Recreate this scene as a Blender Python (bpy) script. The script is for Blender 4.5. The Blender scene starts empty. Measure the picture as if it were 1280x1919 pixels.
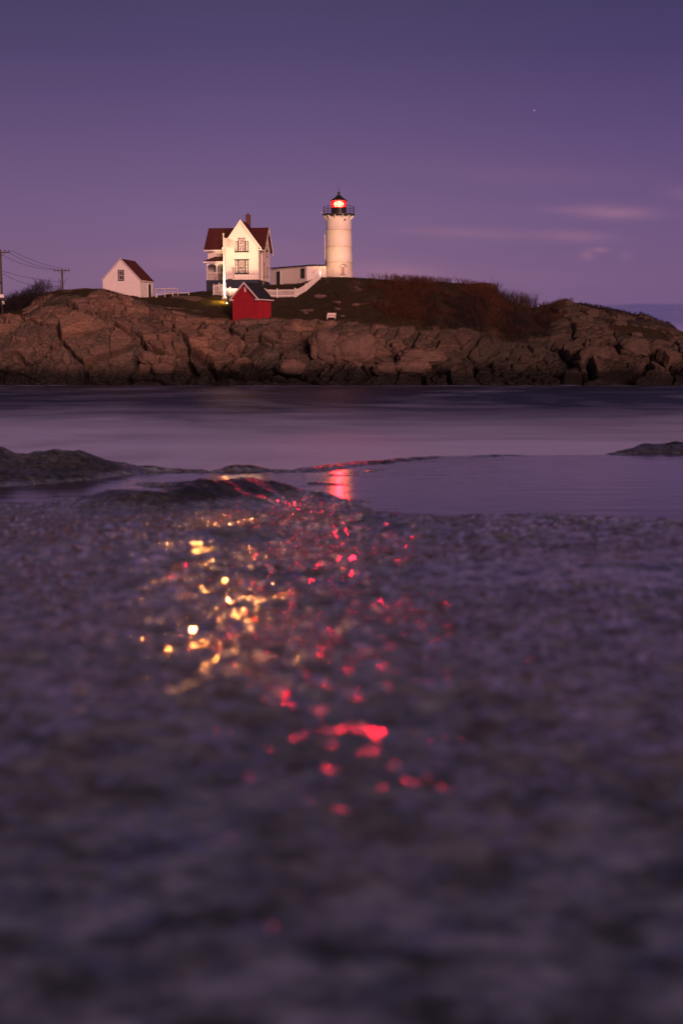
import bpy, math, random
import numpy as np
from mathutils import Vector, Matrix
random.seed(7); np.random.seed(7)
R = math.radians
S = bpy.context.scene

# ------------------------------------------------------------------ camera
F, CX, CY, ZC = 2400.0, 640.0, 959.5, 3.7
PITCH = math.atan((CY-662.0)/F)
cam_d = bpy.data.cameras.new('camera'); cam = bpy.data.objects.new('camera', cam_d)
S.collection.objects.link(cam); S.camera = cam
cam.location = (0, 0, ZC); cam.rotation_euler = (R(90)-PITCH, 0, 0)
cam_d.sensor_fit = 'VERTICAL'; cam_d.sensor_height = 36; cam_d.lens = F/1919*36
cam_d.clip_start = 0.05; cam_d.clip_end = 20000
cam_d.dof.use_dof = True; cam_d.dof.focus_distance = 110; cam_d.dof.aperture_fstop = 2.2
def P(px, py, Y):
    """world point seen at pixel (px,py) of the 1280x1919 photograph, at ground distance Y"""
    a = math.atan((CY-py)/F)-PITCH
    z = Y*math.tan(a)
    dep = Y*math.cos(PITCH)-z*math.sin(PITCH)
    return Vector(((px-CX)/F*dep, Y, ZC+z))
def XofPx(px, Y): return (px-CX)/F*Y*0.992

# ------------------------------------------------------------------ render / exposure
S.view_settings.view_transform = 'Standard'; S.view_settings.look = 'None'
S.view_settings.exposure = 0.0; S.view_settings.gamma = 1.0
S.cycles.use_denoising = True
S.cycles.sample_clamp_indirect = 500
S.cycles.sample_clamp_direct = 0
S.cycles.max_bounces = 6

# ------------------------------------------------------------------ node helpers
def lin(c):
    return tuple(((v/255+0.055)/1.055)**2.4 if v/255 > 0.04045 else v/255/12.92 for v in c)+(1,)
class NT:
    def __init__(s, tree): s.t = tree; s.n = tree.nodes; s.l = tree.links
    def node(s, typ, **kw):
        n = s.n.new(typ)
        for k, v in kw.items():
            if k == 'ins':
                for a, b in v.items(): s.put(n, a, b)
            else: setattr(n, k, v)
        return n
    def put(s, n, key, v):
        i = n.inputs[key]
        if isinstance(v, bpy.types.NodeSocket): s.l.new(v, i)
        elif v is not None: i.default_value = v
    def m(s, op, a, b=None, c=None, clamp=False):
        n = s.n.new('ShaderNodeMath'); n.operation = op; n.use_clamp = clamp
        s.put(n, 0, a)
        if b is not None: s.put(n, 1, b)
        if c is not None: s.put(n, 2, c)
        return n.outputs[0]
    def mix(s, f, a, b, blend='MIX'):
        n = s.n.new('ShaderNodeMix'); n.data_type = 'RGBA'; n.blend_type = blend
        s.put(n, 0, f); s.put(n, 6, a); s.put(n, 7, b)
        return n.outputs[2]
    def noise(s, vec, scale, detail=4, rough=0.55, dist=0.0):
        n = s.n.new('ShaderNodeTexNoise'); s.put(n, 'Vector', vec)
        s.put(n, 'Scale', scale); s.put(n, 'Detail', detail); s.put(n, 'Roughness', rough); s.put(n, 'Distortion', dist)
        return n.outputs[0]
    def voro(s, vec, scale, feature='F1', out=0):
        n = s.n.new('ShaderNodeTexVoronoi'); n.feature = feature; s.put(n, 'Vector', vec); s.put(n, 'Scale', scale)
        return n.outputs[out]
    def scale(s, vec, sc, loc=(0, 0, 0)):
        n = s.n.new('ShaderNodeMapping'); s.put(n, 'Vector', vec); n.inputs['Scale'].default_value = sc; n.inputs['Location'].default_value = loc
        return n.outputs[0]
    def ramp(s, f, stops, interp='LINEAR'):
        n = s.n.new('ShaderNodeValToRGB'); s.put(n, 0, f); cr = n.color_ramp; cr.interpolation = interp
        while len(cr.elements) < len(stops): cr.elements.new(0.5)
        for e, (p, c) in zip(cr.elements, stops):
            e.position = p; e.color = c if len(c) == 4 else tuple(c)+(1,)
        return n.outputs[0]
    def rng(s, v, a, b, c=0.0, d=1.0, smooth=False):
        n = s.n.new('ShaderNodeMapRange'); n.interpolation_type = 'SMOOTHSTEP' if smooth else 'LINEAR'
        s.put(n, 0, v); n.inputs[1].default_value = a; n.inputs[2].default_value = b; n.inputs[3].default_value = c; n.inputs[4].default_value = d
        return n.outputs[0]
    def sep(s, v):
        n = s.n.new('ShaderNodeSeparateXYZ'); s.put(n, 0, v); return n.outputs
    def comb(s, x, y, z):
        n = s.n.new('ShaderNodeCombineXYZ'); s.put(n, 0, x); s.put(n, 1, y); s.put(n, 2, z); return n.outputs[0]
    def bump(s, h, strength, dist, normal=None):
        n = s.n.new('ShaderNodeBump'); s.put(n, 'Height', h); s.put(n, 'Strength', strength); s.put(n, 'Distance', dist)
        if normal is not None: s.put(n, 'Normal', normal)
        return n.outputs[0]

# ------------------------------------------------------------------ dusk sky
W = bpy.data.worlds.new('World'); S.world = W; W.use_nodes = True
w = NT(W.node_tree); w.n.clear()
SUN_EL, SUN_DIR = 15.0, Vector((-0.40, 1.0, 0.0)).normalized()      # the broad afterglow behind the camera
gen = w.node('ShaderNodeTexCoord').outputs['Generated']
sx, sy, sz = w.sep(gen)[:3]
elev = w.m('DIVIDE', sz, w.m('MAXIMUM', w.m('SQRT', w.m('ADD', w.m('MULTIPLY', sx, sx), w.m('MULTIPLY', sy, sy))), 0.001))
az = w.m('DIVIDE', sx, w.m('MAXIMUM', w.m('ABSOLUTE', sy), 0.02))
def E(py): return math.tan(math.atan((CY-py)/F)-PITCH)
def A(px): return (px-CX)/F
grad = w.ramp(w.rng(elev, -0.02, 0.5), [(p, lin(c)) for p, c in (
    (0.0, (122, 94, 128)), ((E(520)+.02)/.52, (127, 97, 132)), ((E(400)+.02)/.52, (117, 92, 132)), ((E(250)+.02)/.52, (99, 79, 123)),
    ((E(100)+.02)/.52, (80, 67, 109)), ((E(0)+.02)/.52, (72, 62, 101)), (0.72, (54, 50, 78)), (1.0, (40, 38, 54)))])
front = w.rng(sy, -0.2, 0.3)
dark_right = w.rng(az, -0.05, 0.32, 1.0, 0.80, True)
dark_left = w.rng(az, -0.30, -0.05, 0.93, 1.0, True)
col = w.mix(1.0, grad, w.comb(w.m('MULTIPLY', dark_right, dark_left), w.m('MULTIPLY', dark_right, dark_left), w.m('MULTIPLY', w.rng(az, -0.05, 0.32, 1.0, 0.9), dark_left)), 'MULTIPLY')
cv = w.comb(w.m('MULTIPLY', az, 9.0), w.m('MULTIPLY', elev, 55.0), 0.0)
cn = w.noise(cv, 1.0, 5, 0.6, 0.6)
fine = w.noise(w.comb(w.m('MULTIPLY', az, 40.0), w.m('MULTIPLY', elev, 170.0), 3.0), 1.0, 5, 0.65, 0.8)
tot = None
for (px, py, rx, ry, st) in [(1140, 403, 72, 12, .44), (1050, 398, 50, 6, .14), (880, 438, 130, 10, .22), (1070, 446, 60, 10, .26),
                             (1118, 472, 13, 5, .34), (1094, 481, 12, 9, .28), (1165, 482, 12, 8, .14), (1268, 372, 34, 12, .15), (735, 515, 95, 20, .40),
                             (320, 492, 90, 16, .14), (1000, 330, 200, 20, .07), (500, 470, 160, 25, .08)]:
    ax, ee = A(px), E(py)
    dx = w.m('DIVIDE', w.m('SUBTRACT', az, ax), rx/F)
    dy = w.m('DIVIDE', w.m('SUBTRACT', w.m('SUBTRACT', elev, ee), w.m('MULTIPLY', w.m('SUBTRACT', az, ax), -0.05)), ry/F)
    d2 = w.m('ADD', w.m('MULTIPLY', dx, dx), w.m('MULTIPLY', dy, dy))
    g = w.m('MULTIPLY', w.m('POWER', 2.71828, w.m('MULTIPLY', d2, -1.0)), st)
    tot = g if tot is None else w.m('ADD', tot, g)
cm = w.m('MULTIPLY', w.m('MULTIPLY', tot, w.m('ADD', w.m('MULTIPLY', cn, 1.2), w.m('MULTIPLY', fine, 0.55))), front, clamp=True)
col = w.mix(cm, col, lin((178, 124, 146)))
faint = w.m('MULTIPLY', w.rng(cn, 0.5, 0.8), w.rng(elev, 0.0, 0.2, 0.10, 0.0))
col = w.mix(faint, col, lin((150, 112, 145)))
# low bank of blue cloud over the sea on the right
wob = w.m('MULTIPLY', w.m('SUBTRACT', cn, 0.5), 0.008)
top = w.m('ADD', w.m('ADD', E(571), w.m('MULTIPLY', wob, 0.5)), 0.0)
b1 = w.rng(w.m('SUBTRACT', top, elev), -0.0005, 0.0018, 0, 1, True)
b2 = w.rng(w.m('ADD', elev, wob), E(618), E(600), 0, 1, True)
b3 = w.rng(az, A(1020), A(1180), 0.0, 1.0, True)
streak = w.rng(fine, 0.25, 0.75, 0.55, 1.0)
bank = w.m('MULTIPLY', w.m('MULTIPLY', b1, b2), w.m('MULTIPLY', w.m('MULTIPLY', b3, front), streak))
col = w.mix(w.m('MULTIPLY', bank, 0.85), col, lin((76, 68, 112)))
sky = w.node('ShaderNodeTexSky', sky_type='NISHITA', sun_disc=False, sun_elevation=R(0.5), sun_rotation=math.atan2(-SUN_DIR.x, -SUN_DIR.y))
nish = w.mix(1.0, sky.outputs[0], (0.006, 0.005, 0.006, 1), 'MULTIPLY')
total = w.mix(1.0, col, nish, 'ADD')
bg = w.node('ShaderNodeBackground', ins={'Color': total, 'Strength': 1.0})
w.l.new(bg.outputs[0], w.node('ShaderNodeOutputWorld').inputs[0])

sun_d = bpy.data.lights.new('afterglow_sun', 'SUN'); sun = bpy.data.objects.new('afterglow_sun', sun_d); S.collection.objects.link(sun)
sun_d.energy = 3.1; sun_d.angle = R(26); sun_d.color = (1.0, 0.50, 0.42)
sd = Vector((SUN_DIR.x, SUN_DIR.y, -math.tan(R(SUN_EL)))).normalized()
sun.rotation_euler = sd.to_track_quat('-Z', 'Y').to_euler(); sun.location = (-60, -200, 60)

# ------------------------------------------------------------------ materials
def mat(name, build):
    m = bpy.data.materials.new(name); m.use_nodes = True
    t = NT(m.node_tree); bs = t.n['Principled BSDF']; build(t, bs); return m
def obj_co(t): return t.node('ShaderNodeTexCoord').outputs['Object']
def pos(t): return t.node('ShaderNodeNewGeometry').outputs['Position']
def paint(name, c, rough=0.6, var=0.12, sc=1.3, stain=None, bumpd=0.0, boards=None):
    def b(t, bs):
        co = obj_co(t)
        n = t.noise(co, sc, 6, 0.65)
        c1 = tuple(v*(1+var) for v in c)+(1,); c2 = tuple(v*(1-var) for v in c)+(1,)
        colr = t.mix(t.rng(n, 0.3, 0.7), c2, c1)
        if stain:
            n2 = t.noise(t.scale(co, (5, 5, 0.6)), 1.0, 5, 0.7)
            colr = t.mix(t.rng(n2, 0.56, 0.78, 0, 0.5), colr, tuple(stain)+(1,))
        t.put(bs, 'Base Color', colr); t.put(bs, 'Roughness', rough)
        h = t.noise(co, 9, 4, 0.6)
        if boards:
            x, y, z = t.sep(co)[:3]
            saw = t.m('FRACT', t.m('MULTIPLY', z if boards > 0 else t.m('ADD', x, y), abs(boards)))
            line = t.rng(saw, 0.0, 0.12)
            h = t.m('ADD', t.m('MULTIPLY', h, 0.2), line)
            t.put(bs, 'Base Color', t.mix(t.m('SUBTRACT', 1.0, t.rng(saw, 0.0, 0.1, 0.82, 1.0)), colr, (c[0]*.3, c[1]*.3, c[2]*.3, 1)))
        t.put(bs, 'Normal', t.bump(h, 0.35, 0.012))
    return mat(name, b)
M = {}
M['white'] = paint('white_clapboard', (.80, .70, .61), .6, .07, .8, (.50, .42, .36), boards=7.0)
M['white_plain'] = paint('white_trim', (.80, .72, .65), .55, .05, 2)
M['tower'] = paint('white_iron_tower', (.78, .68, .58), .5, .06, .7, (.52, .40, .32))
M['shed_white'] = paint('white_shed_boards', (.78, .70, .66), .6, .06, .9, (.50, .40, .36), boards=7.0)
M['roof_red'] = paint('red_brown_shingles', (.075, .013, .010), .75, .3, 2.2, boards=3.0)
M['roof_dark'] = paint('dark_shingles', (.013, .013, .019), .75, .3, 2.5, boards=3.0)
M['navy'] = paint('navy_foundation', (.018, .024, .045), .7, .25, 2)
M['green'] = paint('dark_green_trim', (.020, .034, .024), .5, .2, 3)
M['barn_red'] = paint('barn_red_boards', (.33, .012, .020), .6, .14, 1.2, (.20, .012, .018), boards=-4.0)
M['pink_trim'] = paint('faded_white_trim', (.72, .58, .55), .6, .08, 3)
M['black'] = paint('black_iron', (.022, .016, .016), .45, .2, 3)
M['brick'] = paint('chimney_brick', (.13, .050, .038), .85, .3, 4, boards=6.0)
M['grey_rail'] = paint('weathered_rail', (.42, .33, .30), .7, .15, 3)
M['wood'] = paint('weathered_pole_wood', (.075, .050, .036), .85, .3, 2.5)
M['cable'] = paint('black_cable', (.02, .016, .02), .6, .1, 1)
M['stone_hood'] = paint('weathered_hood', (.42, .30, .24), .7, .1, 3)
M['flagcloth'] = mat('flag_cloth', lambda t, bs: (
    t.put(bs, 'Base Color', t.mix(t.rng(t.m('SINE', t.m('MULTIPLY', t.sep(t.node('ShaderNodeTexCoord').outputs['UV'])[1], 6.5*2*math.pi)), -0.3, 0.3), (.88, .84, .78, 1), (.78, .56, .48, 1))),
    t.put(bs, 'Roughness', 0.8)))  # stripes kept pale: floodlight white-out put into the cloth colour
def cloth(m):
    t = NT(m.node_tree); bs = t.n['Principled BSDF']; out = [n for n in t.n if n.type == 'OUTPUT_MATERIAL'][0]
    tr = t.node('ShaderNodeBsdfTranslucent', ins={'Color': (.85, .76, .68, 1)}); mx = t.node('ShaderNodeMixShader', ins={0: .4})
    t.l.new(bs.outputs[0], mx.inputs[1]); t.l.new(tr.outputs[0], mx.inputs[2]); t.l.new(mx.outputs[0], out.inputs[0])
cloth(M['flagcloth'])
M['pane'] = mat('curtained_pane', lambda t, bs: (
    t.put(bs, 'Base Color', t.mix(t.rng(t.noise(obj_co(t), 5, 3), 0.35, 0.65), (.10, .085, .09, 1), (.48, .36, .34, 1))),
    t.put(bs, 'Roughness', 0.12)))
M['pane_dark'] = mat('dark_pane', lambda t, bs: (
    t.put(bs, 'Base Color', t.mix(t.rng(t.noise(obj_co(t), 6, 3), 0.4, 0.7), (.012, .014, .02, 1), (.10, .07, .07, 1))),
    t.put(bs, 'Roughness', 0.08)))
def emis(name, c, st):
    def b(t, bs):
        t.put(bs, 'Base Color', (.8, .1, .1, 1)); t.put(bs, 'Emission Color', tuple(c)+(1,)); t.put(bs, 'Emission Strength', st)
    return mat(name, b)
M['lamp_lens'] = emis('lantern_lens_glow', (1.0, .11, .07), 44.0)
M['flood_lens'] = emis('floodlight_glow', (1.0, .60, .20), 30.0)
M['flood_dome'] = emis('floodlight_dome_glow', (1.0, .50, .14), 60.0)  # glow of an added dome, there to feed gold reflections
def redglass(t, bs):
    out = [n for n in t.n if n.type == 'OUTPUT_MATERIAL'][0]
    tr = t.node('ShaderNodeBsdfTransparent', ins={'Color': (1.0, .40, .34, 1)})
    gl = t.node('ShaderNodeBsdfGlossy', ins={'Color': (1, .6, .6, 1), 'Roughness': .08})
    df = t.node('ShaderNodeBsdfTranslucent', ins={'Color': (.9, .02, .04, 1)})
    mx0 = t.node('ShaderNodeMixShader', ins={0: 0.30}); t.l.new(tr.outputs[0], mx0.inputs[1]); t.l.new(df.outputs[0], mx0.inputs[2])
    mx = t.node('ShaderNodeMixShader', ins={0: 0.08}); t.l.new(mx0.outputs[0], mx.inputs[1]); t.l.new(gl.outputs[0], mx.inputs[2])
    t.l.new(mx.outputs[0], out.inputs[0])
M['lantern_glass'] = mat('red_lantern_glass', redglass)

def island_mat(t, bs):
    p = pos(t); z = t.sep(p)[2]
    g = t.node('ShaderNodeAttribute', attribute_name='grassy').outputs['Fac']
    cell = t.node('ShaderNodeAttribute', attribute_name='block').outputs['Fac']
    n1 = t.noise(p, 0.35, 5, 0.6); n2 = t.noise(p, 2.2, 7, 0.7); n3 = t.noise(p, 9.0, 5, 0.7)
    rock = t.mix(t.rng(n2, 0.3, 0.7), (.042, .032, .028, 1), (.125, .092, .074, 1))
    rock = t.mix(t.rng(n1, 0.4, 0.65, 0, .55), rock, (.080, .072, .060, 1))
    rock = t.mix(t.m('MULTIPLY', t.m('POWER', cell, 2.2), 1.2, clamp=True), rock, (.28, .155, .105, 1))
    rock = t.mix(t.rng(n3, 0.58, 0.75, 0, 0.6), rock, (.032, .028, .024, 1))
    vein = t.voro(t.scale(p, (.7, .7, 1.5)), 1.6, 'DISTANCE_TO_EDGE')
    rock = t.mix(t.rng(vein, 0.0, 0.035, 0.45, 0.0), rock, (.02, .017, .015, 1))
    st_ = t.noise(t.scale(p, (.8, .8, .12)), 1.0, 5, .65)
    rock = t.mix(t.rng(st_, .56, .72, 0, .6), rock, (.030, .025, .024, 1))
    bed = t.noise(t.scale(p, (.12, .3, 1.5)), 1.0, 4, .6)
    rock = t.mix(t.rng(bed, .56, .66, 0, .5), rock, (.22, .15, .12, 1))
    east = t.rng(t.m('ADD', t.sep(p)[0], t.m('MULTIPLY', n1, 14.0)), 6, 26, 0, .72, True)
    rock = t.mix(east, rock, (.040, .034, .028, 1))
    grass = t.mix(t.rng(n2, 0.3, 0.7), (.020, .017, .009, 1), (.052, .038, .020, 1))
    grass = t.mix(t.rng(t.noise(p, 0.18, 4), 0.42, 0.62), grass, (.050, .024, .014, 1))
    c = t.mix(g, rock, grass)
    hz = t.m('ADD', z, t.m('MULTIPLY', t.m('SUBTRACT', t.noise(p, 0.22, 5, 0.6), 0.5), 3.6))
    c = t.mix(t.rng(hz, 1.1, 3.4, 1.0, 0.0, True), c, (.010, .009, .008, 1))
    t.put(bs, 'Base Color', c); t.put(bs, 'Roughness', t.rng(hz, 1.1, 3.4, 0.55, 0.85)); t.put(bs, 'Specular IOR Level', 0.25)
    h = t.m('ADD', t.m('MULTIPLY', n2, 1.0), t.m('ADD', t.m('MULTIPLY', n3, 0.3), t.m('MULTIPLY', t.rng(vein, 0, 0.05), 0.25)))
    t.put(bs, 'Normal', t.bump(h, 0.9, 0.25))
M['island'] = mat('island_granite_and_turf', island_mat)
def boulder_mat(t, bs):
    p = pos(t)
    n2 = t.noise(p, 1.6, 7, 0.7); n3 = t.noise(p, 8, 5, .7)
    c = t.mix(t.rng(n2, 0.3, 0.7), (.080, .054, .043, 1), (.18, .11, .085, 1))
    c = t.mix(t.rng(n3, 0.55, 0.75, 0, 0.7), c, (.05, .038, .032, 1))
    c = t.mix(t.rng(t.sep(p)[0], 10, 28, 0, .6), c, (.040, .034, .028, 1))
    c = t.mix(t.rng(t.sep(p)[2], 1.2, 2.4, 1.0, 0.0), c, (.012, .010, .009, 1))
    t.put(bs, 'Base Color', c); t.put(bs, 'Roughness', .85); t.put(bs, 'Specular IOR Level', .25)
    t.put(bs, 'Normal', t.bump(t.m('ADD', n2, t.m('MULTIPLY', n3, .3)), .8, .2))
M['boulder'] = mat('boulder_granite', boulder_mat)

def plant(name, a, b_):
    def f(t, bs):
        n = t.noise(pos(t), 1.1, 4, 0.6)
        c = t.mix(t.rng(n, 0.35, 0.65), tuple(a)+(1,), tuple(b_)+(1,))
        t.put(bs, 'Base Color', c); t.put(bs, 'Roughness', .9); t.put(bs, 'Specular IOR Level', .1)
    return mat(name, f)
M['twig_dark'] = plant('dark_twigs', (.016, .014, .018), (.040, .028, .030))
M['twig_red'] = plant('red_brown_twigs', (.045, .022, .013), (.125, .048, .028))
M['twig_pale'] = plant('pale_twigs', (.07, .06, .06), (.16, .13, .12))
M['grass'] = plant('dry_grass_blades', (.030, .025, .010), (.075, .054, .026))

M['straw'] = plant('yellow_straw', (.10, .085, .03), (.20, .16, .06))  # brighter yellow copy of the grass, lamp glow put into the colour
def shelf_mat(t, bs):
    p = pos(t); y = t.sep(p)[1]
    a = t.noise(p, 3.0, 6, .65); b = t.noise(p, 15, 5, .6); wv = t.noise(p, 0.8, 4, .6)
    c = t.mix(t.rng(a, .35, .65), (.030, .028, .029, 1), (.085, .074, .070, 1))
    c = t.mix(t.rng(b, .38, .70, 0, .65), c, (.26, .33, .47, 1))
    near_shading = t.rng(t.m('ADD', y, t.m('MULTIPLY', t.m('SUBTRACT', t.noise(p, 1.7, 4, .6), .5), 2.4)), 1.2, 2.8, 0, 1, True)  # dimming towards the camera, with bluish sheen, put into the ledge colour
    c = t.mix(near_shading, t.mix(t.rng(t.noise(t.scale(p, (1, 1.6, 1)), 7, 4, .6), .38, .62), (.030, .038, .052, 1), (.17, .22, .35, 1)), c)
    dry = t.node('ShaderNodeAttribute', attribute_name='dry').outputs['Fac']
    c = t.mix(dry, c, (.012, .011, .011, 1))
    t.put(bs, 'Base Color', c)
    wet = t.m('ADD', t.rng(a, .42, .75, 0.012, 0.022), t.m('MULTIPLY', t.rng(t.m('ADD', y, t.m('MULTIPLY', t.m('SUBTRACT', a, .5), 1.5)), 1.4, 2.8, 1.0, 0.0, True), .12))
    t.put(bs, 'Roughness', t.m('ADD', wet, t.m('MULTIPLY', dry, .35)))
    t.put(bs, 'IOR', 1.66)
    t.put(bs, 'Specular IOR Level', t.m('MULTIPLY', t.m('SUBTRACT', 0.62, t.m('MULTIPLY', dry, .48)), t.rng(y, 1.0, 2.4, 1.1, 1.0, True)))
    h = t.m('ADD', t.m('MULTIPLY', t.noise(p, 9, 2, .55), 0.60), t.m('MULTIPLY', t.noise(p, 28, 3, .6), 0.26))
    calm = t.node('ShaderNodeAttribute', attribute_name='calm').outputs['Fac']
    keep = t.m('MULTIPLY', t.rng(y, 1.3, 2.9, .40, 1.0), t.m('SUBTRACT', 1.0, t.m('MULTIPLY', calm, .85)))
    bn = t.bump(h, keep, 0.017)
    # every barnacle plate / crystal face is flat and tilted its own way
    off = None
    for sc_, k_ in ((38.0, .40), (15.0, .24)):
        vc = t.voro(p, sc_, 'F1', 1)
        d_ = t.node('ShaderNodeVectorMath', operation='SUBTRACT', ins={0: vc, 1: (.5, .5, .5)}).outputs[0]
        d_ = t.node('ShaderNodeVectorMath', operation='MULTIPLY', ins={0: d_, 1: (k_, k_, 0)}).outputs[0]
        off = d_ if off is None else t.node('ShaderNodeVectorMath', operation='ADD', ins={0: off, 1: d_}).outputs[0]
    sc2 = t.node('ShaderNodeVectorMath', operation='SCALE', ins={0: off}); t.put(sc2, 'Scale', keep)
    nn = t.node('ShaderNodeVectorMath', operation='NORMALIZE', ins={0: t.node('ShaderNodeVectorMath', operation='ADD', ins={0: bn, 1: sc2.outputs[0]}).outputs[0]}).outputs[0]
    t.put(bs, 'Normal', nn)
M['shelf'] = mat('wet_barnacled_ledge', shelf_mat)
def pool_mat(t, bs):
    p = pos(t)
    t.put(bs, 'Base Color', (.035, .026, .036, 1)); t.put(bs, 'Roughness', .10); t.put(bs, 'IOR', 1.38)
    h = t.noise(t.scale(p, (1.2, 3.0, 1)), 1.6, 3, .5)
    t.put(bs, 'Normal', t.bump(h, .25, .02))
M['pool'] = mat('still_pool_water', pool_mat)
def sea_mat(t, bs):
    p = pos(t); y = t.sep(p)[1]
    n = t.noise(t.scale(p, (.050, .045, 1)), 1.0, 6, .6, 1.6)
    n2 = t.noise(t.scale(p, (.10, .22, 1)), 1.0, 5, .6, .5)
    near = t.rng(y, 44, 100, 1.0, 0.0, True)
    foam = t.m('ADD', t.m('MULTIPLY', near, .95), t.m('MULTIPLY', t.m('SUBTRACT', t.m('ADD', t.m('MULTIPLY', n, .7), t.m('MULTIPLY', n2, .3)), 0.49), 1.6), clamp=True)
    shore = t.m('MULTIPLY', t.rng(y, 143, 149.5, 0, 1, True), t.rng(t.noise(t.scale(p, (.16, .5, 1)), 1.0, 4, .6), .50, .66))
    foam = t.m('MAXIMUM', foam, t.m('MULTIPLY', shore, .85))
    t.put(bs, 'Base Color', t.mix(foam, (.015, .019, .052, 1), (.58, .62, 1.0, 1)))
    t.put(bs, 'Roughness', t.rng(foam, 0, 1, .42, .6)); t.put(bs, 'IOR', 1.33); t.put(bs, 'Specular IOR Level', .5)
    h = t.noise(t.scale(p, (.25, .9, 1)), 1.0, 5, .6)
    t.put(bs, 'Normal', t.bump(h, t.rng(y, 60, 95, .12, .6, True), .45))
M['sea'] = mat('long_exposure_sea', sea_mat)

# ------------------------------------------------------------------ mesh + object helpers
COL = S.collection
class MB:
    def __init__(s, mtx=None): s.v = []; s.f = []; s.M = mtx or Matrix.Identity(4)
    def add(s, vs, fs):
        o = len(s.v); s.v += [tuple(s.M @ Vector(v)) for v in vs]; s.f += [tuple(i+o for i in f) for f in fs]; return s
    def box(s, x0, x1, y0, y1, z0, z1):
        return s.add([(x0,y0,z0),(x1,y0,z0),(x1,y1,z0),(x0,y1,z0),(x0,y0,z1),(x1,y0,z1),(x1,y1,z1),(x0,y1,z1)],
                     [(0,3,2,1),(4,5,6,7),(0,1,5,4),(1,2,6,5),(2,3,7,6),(3,0,4,7)])
    def prism(s, pts, vec):
        """polygon pts (3D) swept along vec"""
        n = len(pts); v = [tuple(p) for p in pts]+[tuple(Vector(p)+Vector(vec)) for p in pts]
        return s.add(v, [tuple(range(n))[::-1], tuple(range(n, 2*n))]+[(i, (i+1) % n, n+(i+1) % n, n+i) for i in range(n)])
    def tube(s, p, q, r0, r1=None, n=8):
        r1 = r0 if r1 is None else r1; p, q = Vector(p), Vector(q); d = (q-p).normalized()
        a = d.orthogonal().normalized(); b = d.cross(a); v = []
        for c, r in ((p, r0), (q, r1)):
            v += [tuple(c+a*(r*math.cos(2*math.pi*i/n))+b*(r*math.sin(2*math.pi*i/n))) for i in range(n)]
        return s.add(v, [(i, (i+1) % n, n+(i+1) % n, n+i) for i in range(n)]+[tuple(range(n))[::-1], tuple(range(n, 2*n))])
    def path(s, pts, r, n=6):
        for a, b in zip(pts[:-1], pts[1:]): s.tube(a, b, r, r, n)
        return s
    def lathe(s, prof, n=32, c=(0, 0)):
        v = []; k = len(prof)
        for r, z in prof: v += [(c[0]+r*math.cos(2*math.pi*i/n), c[1]+r*math.sin(2*math.pi*i/n), z) for i in range(n)]
        f = [(j*n+i, j*n+(i+1) % n, (j+1)*n+(i+1) % n, (j+1)*n+i) for j in range(k-1) for i in range(n)]
        if prof[0][0] > 1e-4: f.append(tuple(range(n))[::-1])
        if prof[-1][0] > 1e-4: f.append(tuple((k-1)*n+i for i in range(n)))
        return s.add(v, f)
    def each(s, name, m, parent=None):
        """every separate piece becomes an object of its own"""
        par = list(range(len(s.v)))
        def fd(i):
            while par[i] != i: par[i] = par[par[i]]; i = par[i]
            return i
        for f in s.f:
            for i in f[1:]: par[fd(i)] = fd(f[0])
        gr = {}
        for f in s.f: gr.setdefault(fd(f[0]), []).append(f)
        for k in gr.values():
            ids = sorted({i for f in k for i in f}); mp = {a: b for b, a in enumerate(ids)}
            q = MB(); q.v = [s.v[i] for i in ids]; q.f = [tuple(mp[i] for i in f) for f in k]; q.build(name, m, parent)
    def build(s, name, m, parent=None, smooth=False, bevel=0):
        me = bpy.data.meshes.new(name); me.from_pydata(s.v, [], s.f); me.update()
        me.materials.append(m)
        if smooth: me.shade_smooth() if hasattr(me, 'shade_smooth') else None
        o = bpy.data.objects.new(name, me); COL.objects.link(o)
        if parent is not None: o.parent = parent
        if bevel:
            b = o.modifiers.new('bevel', 'BEVEL'); b.width = bevel; b.segments = 2; b.limit_method = 'ANGLE'
        return o
def tag(o, label=None, cat=None, group=None, kind=None):
    if label: o['label'] = label
    if cat: o['category'] = cat
    if group: o['group'] = group
    if kind: o['kind'] = kind
    return o
def thing(name, loc, rz, label, cat, group=None):
    o = bpy.data.objects.new(name, None); COL.objects.link(o); o.location = loc; o.rotation_euler = (0, 0, rz)
    o.empty_display_size = .3
    return tag(o, label, cat, group)
def mesh_np(name, V, quads, m, smooth=True):
    me = bpy.data.meshes.new(name)
    me.vertices.add(len(V)); me.vertices.foreach_set('co', V.astype(np.float32).ravel())
    k = quads.shape[1]
    me.loops.add(len(quads)*k); me.loops.foreach_set('vertex_index', quads.astype(np.int32).ravel())
    me.polygons.add(len(quads)); me.polygons.foreach_set('loop_start', np.arange(0, len(quads)*k, k, dtype=np.int32))
    me.polygons.foreach_set('loop_total', np.full(len(quads), k, dtype=np.int32))
    if smooth: me.polygons.foreach_set('use_smooth', np.ones(len(quads), dtype=bool))
    me.update(calc_edges=True); me.validate(); me.materials.append(m)
    o = bpy.data.objects.new(name, me); COL.objects.link(o); return o
def gridfaces(nr, nc):
    r, c = np.meshgrid(np.arange(nr-1), np.arange(nc-1), indexing='ij'); a = (r*nc+c).ravel()
    return np.stack([a, a+1, a+nc+1, a+nc], 1)
def hsh(ix, iy, iz, k):
    h = (ix.astype(np.int64)*374761393+iy.astype(np.int64)*668265263+iz.astype(np.int64)*2147483647+k*974634777) & 0xffffffff
    h = ((h ^ (h >> 13))*1274126177) & 0xffffffff; h = ((h ^ (h >> 16))*2246822519) & 0xffffffff
    return ((h ^ (h >> 15)) & 0xffffff)/float(0xffffff)
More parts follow.
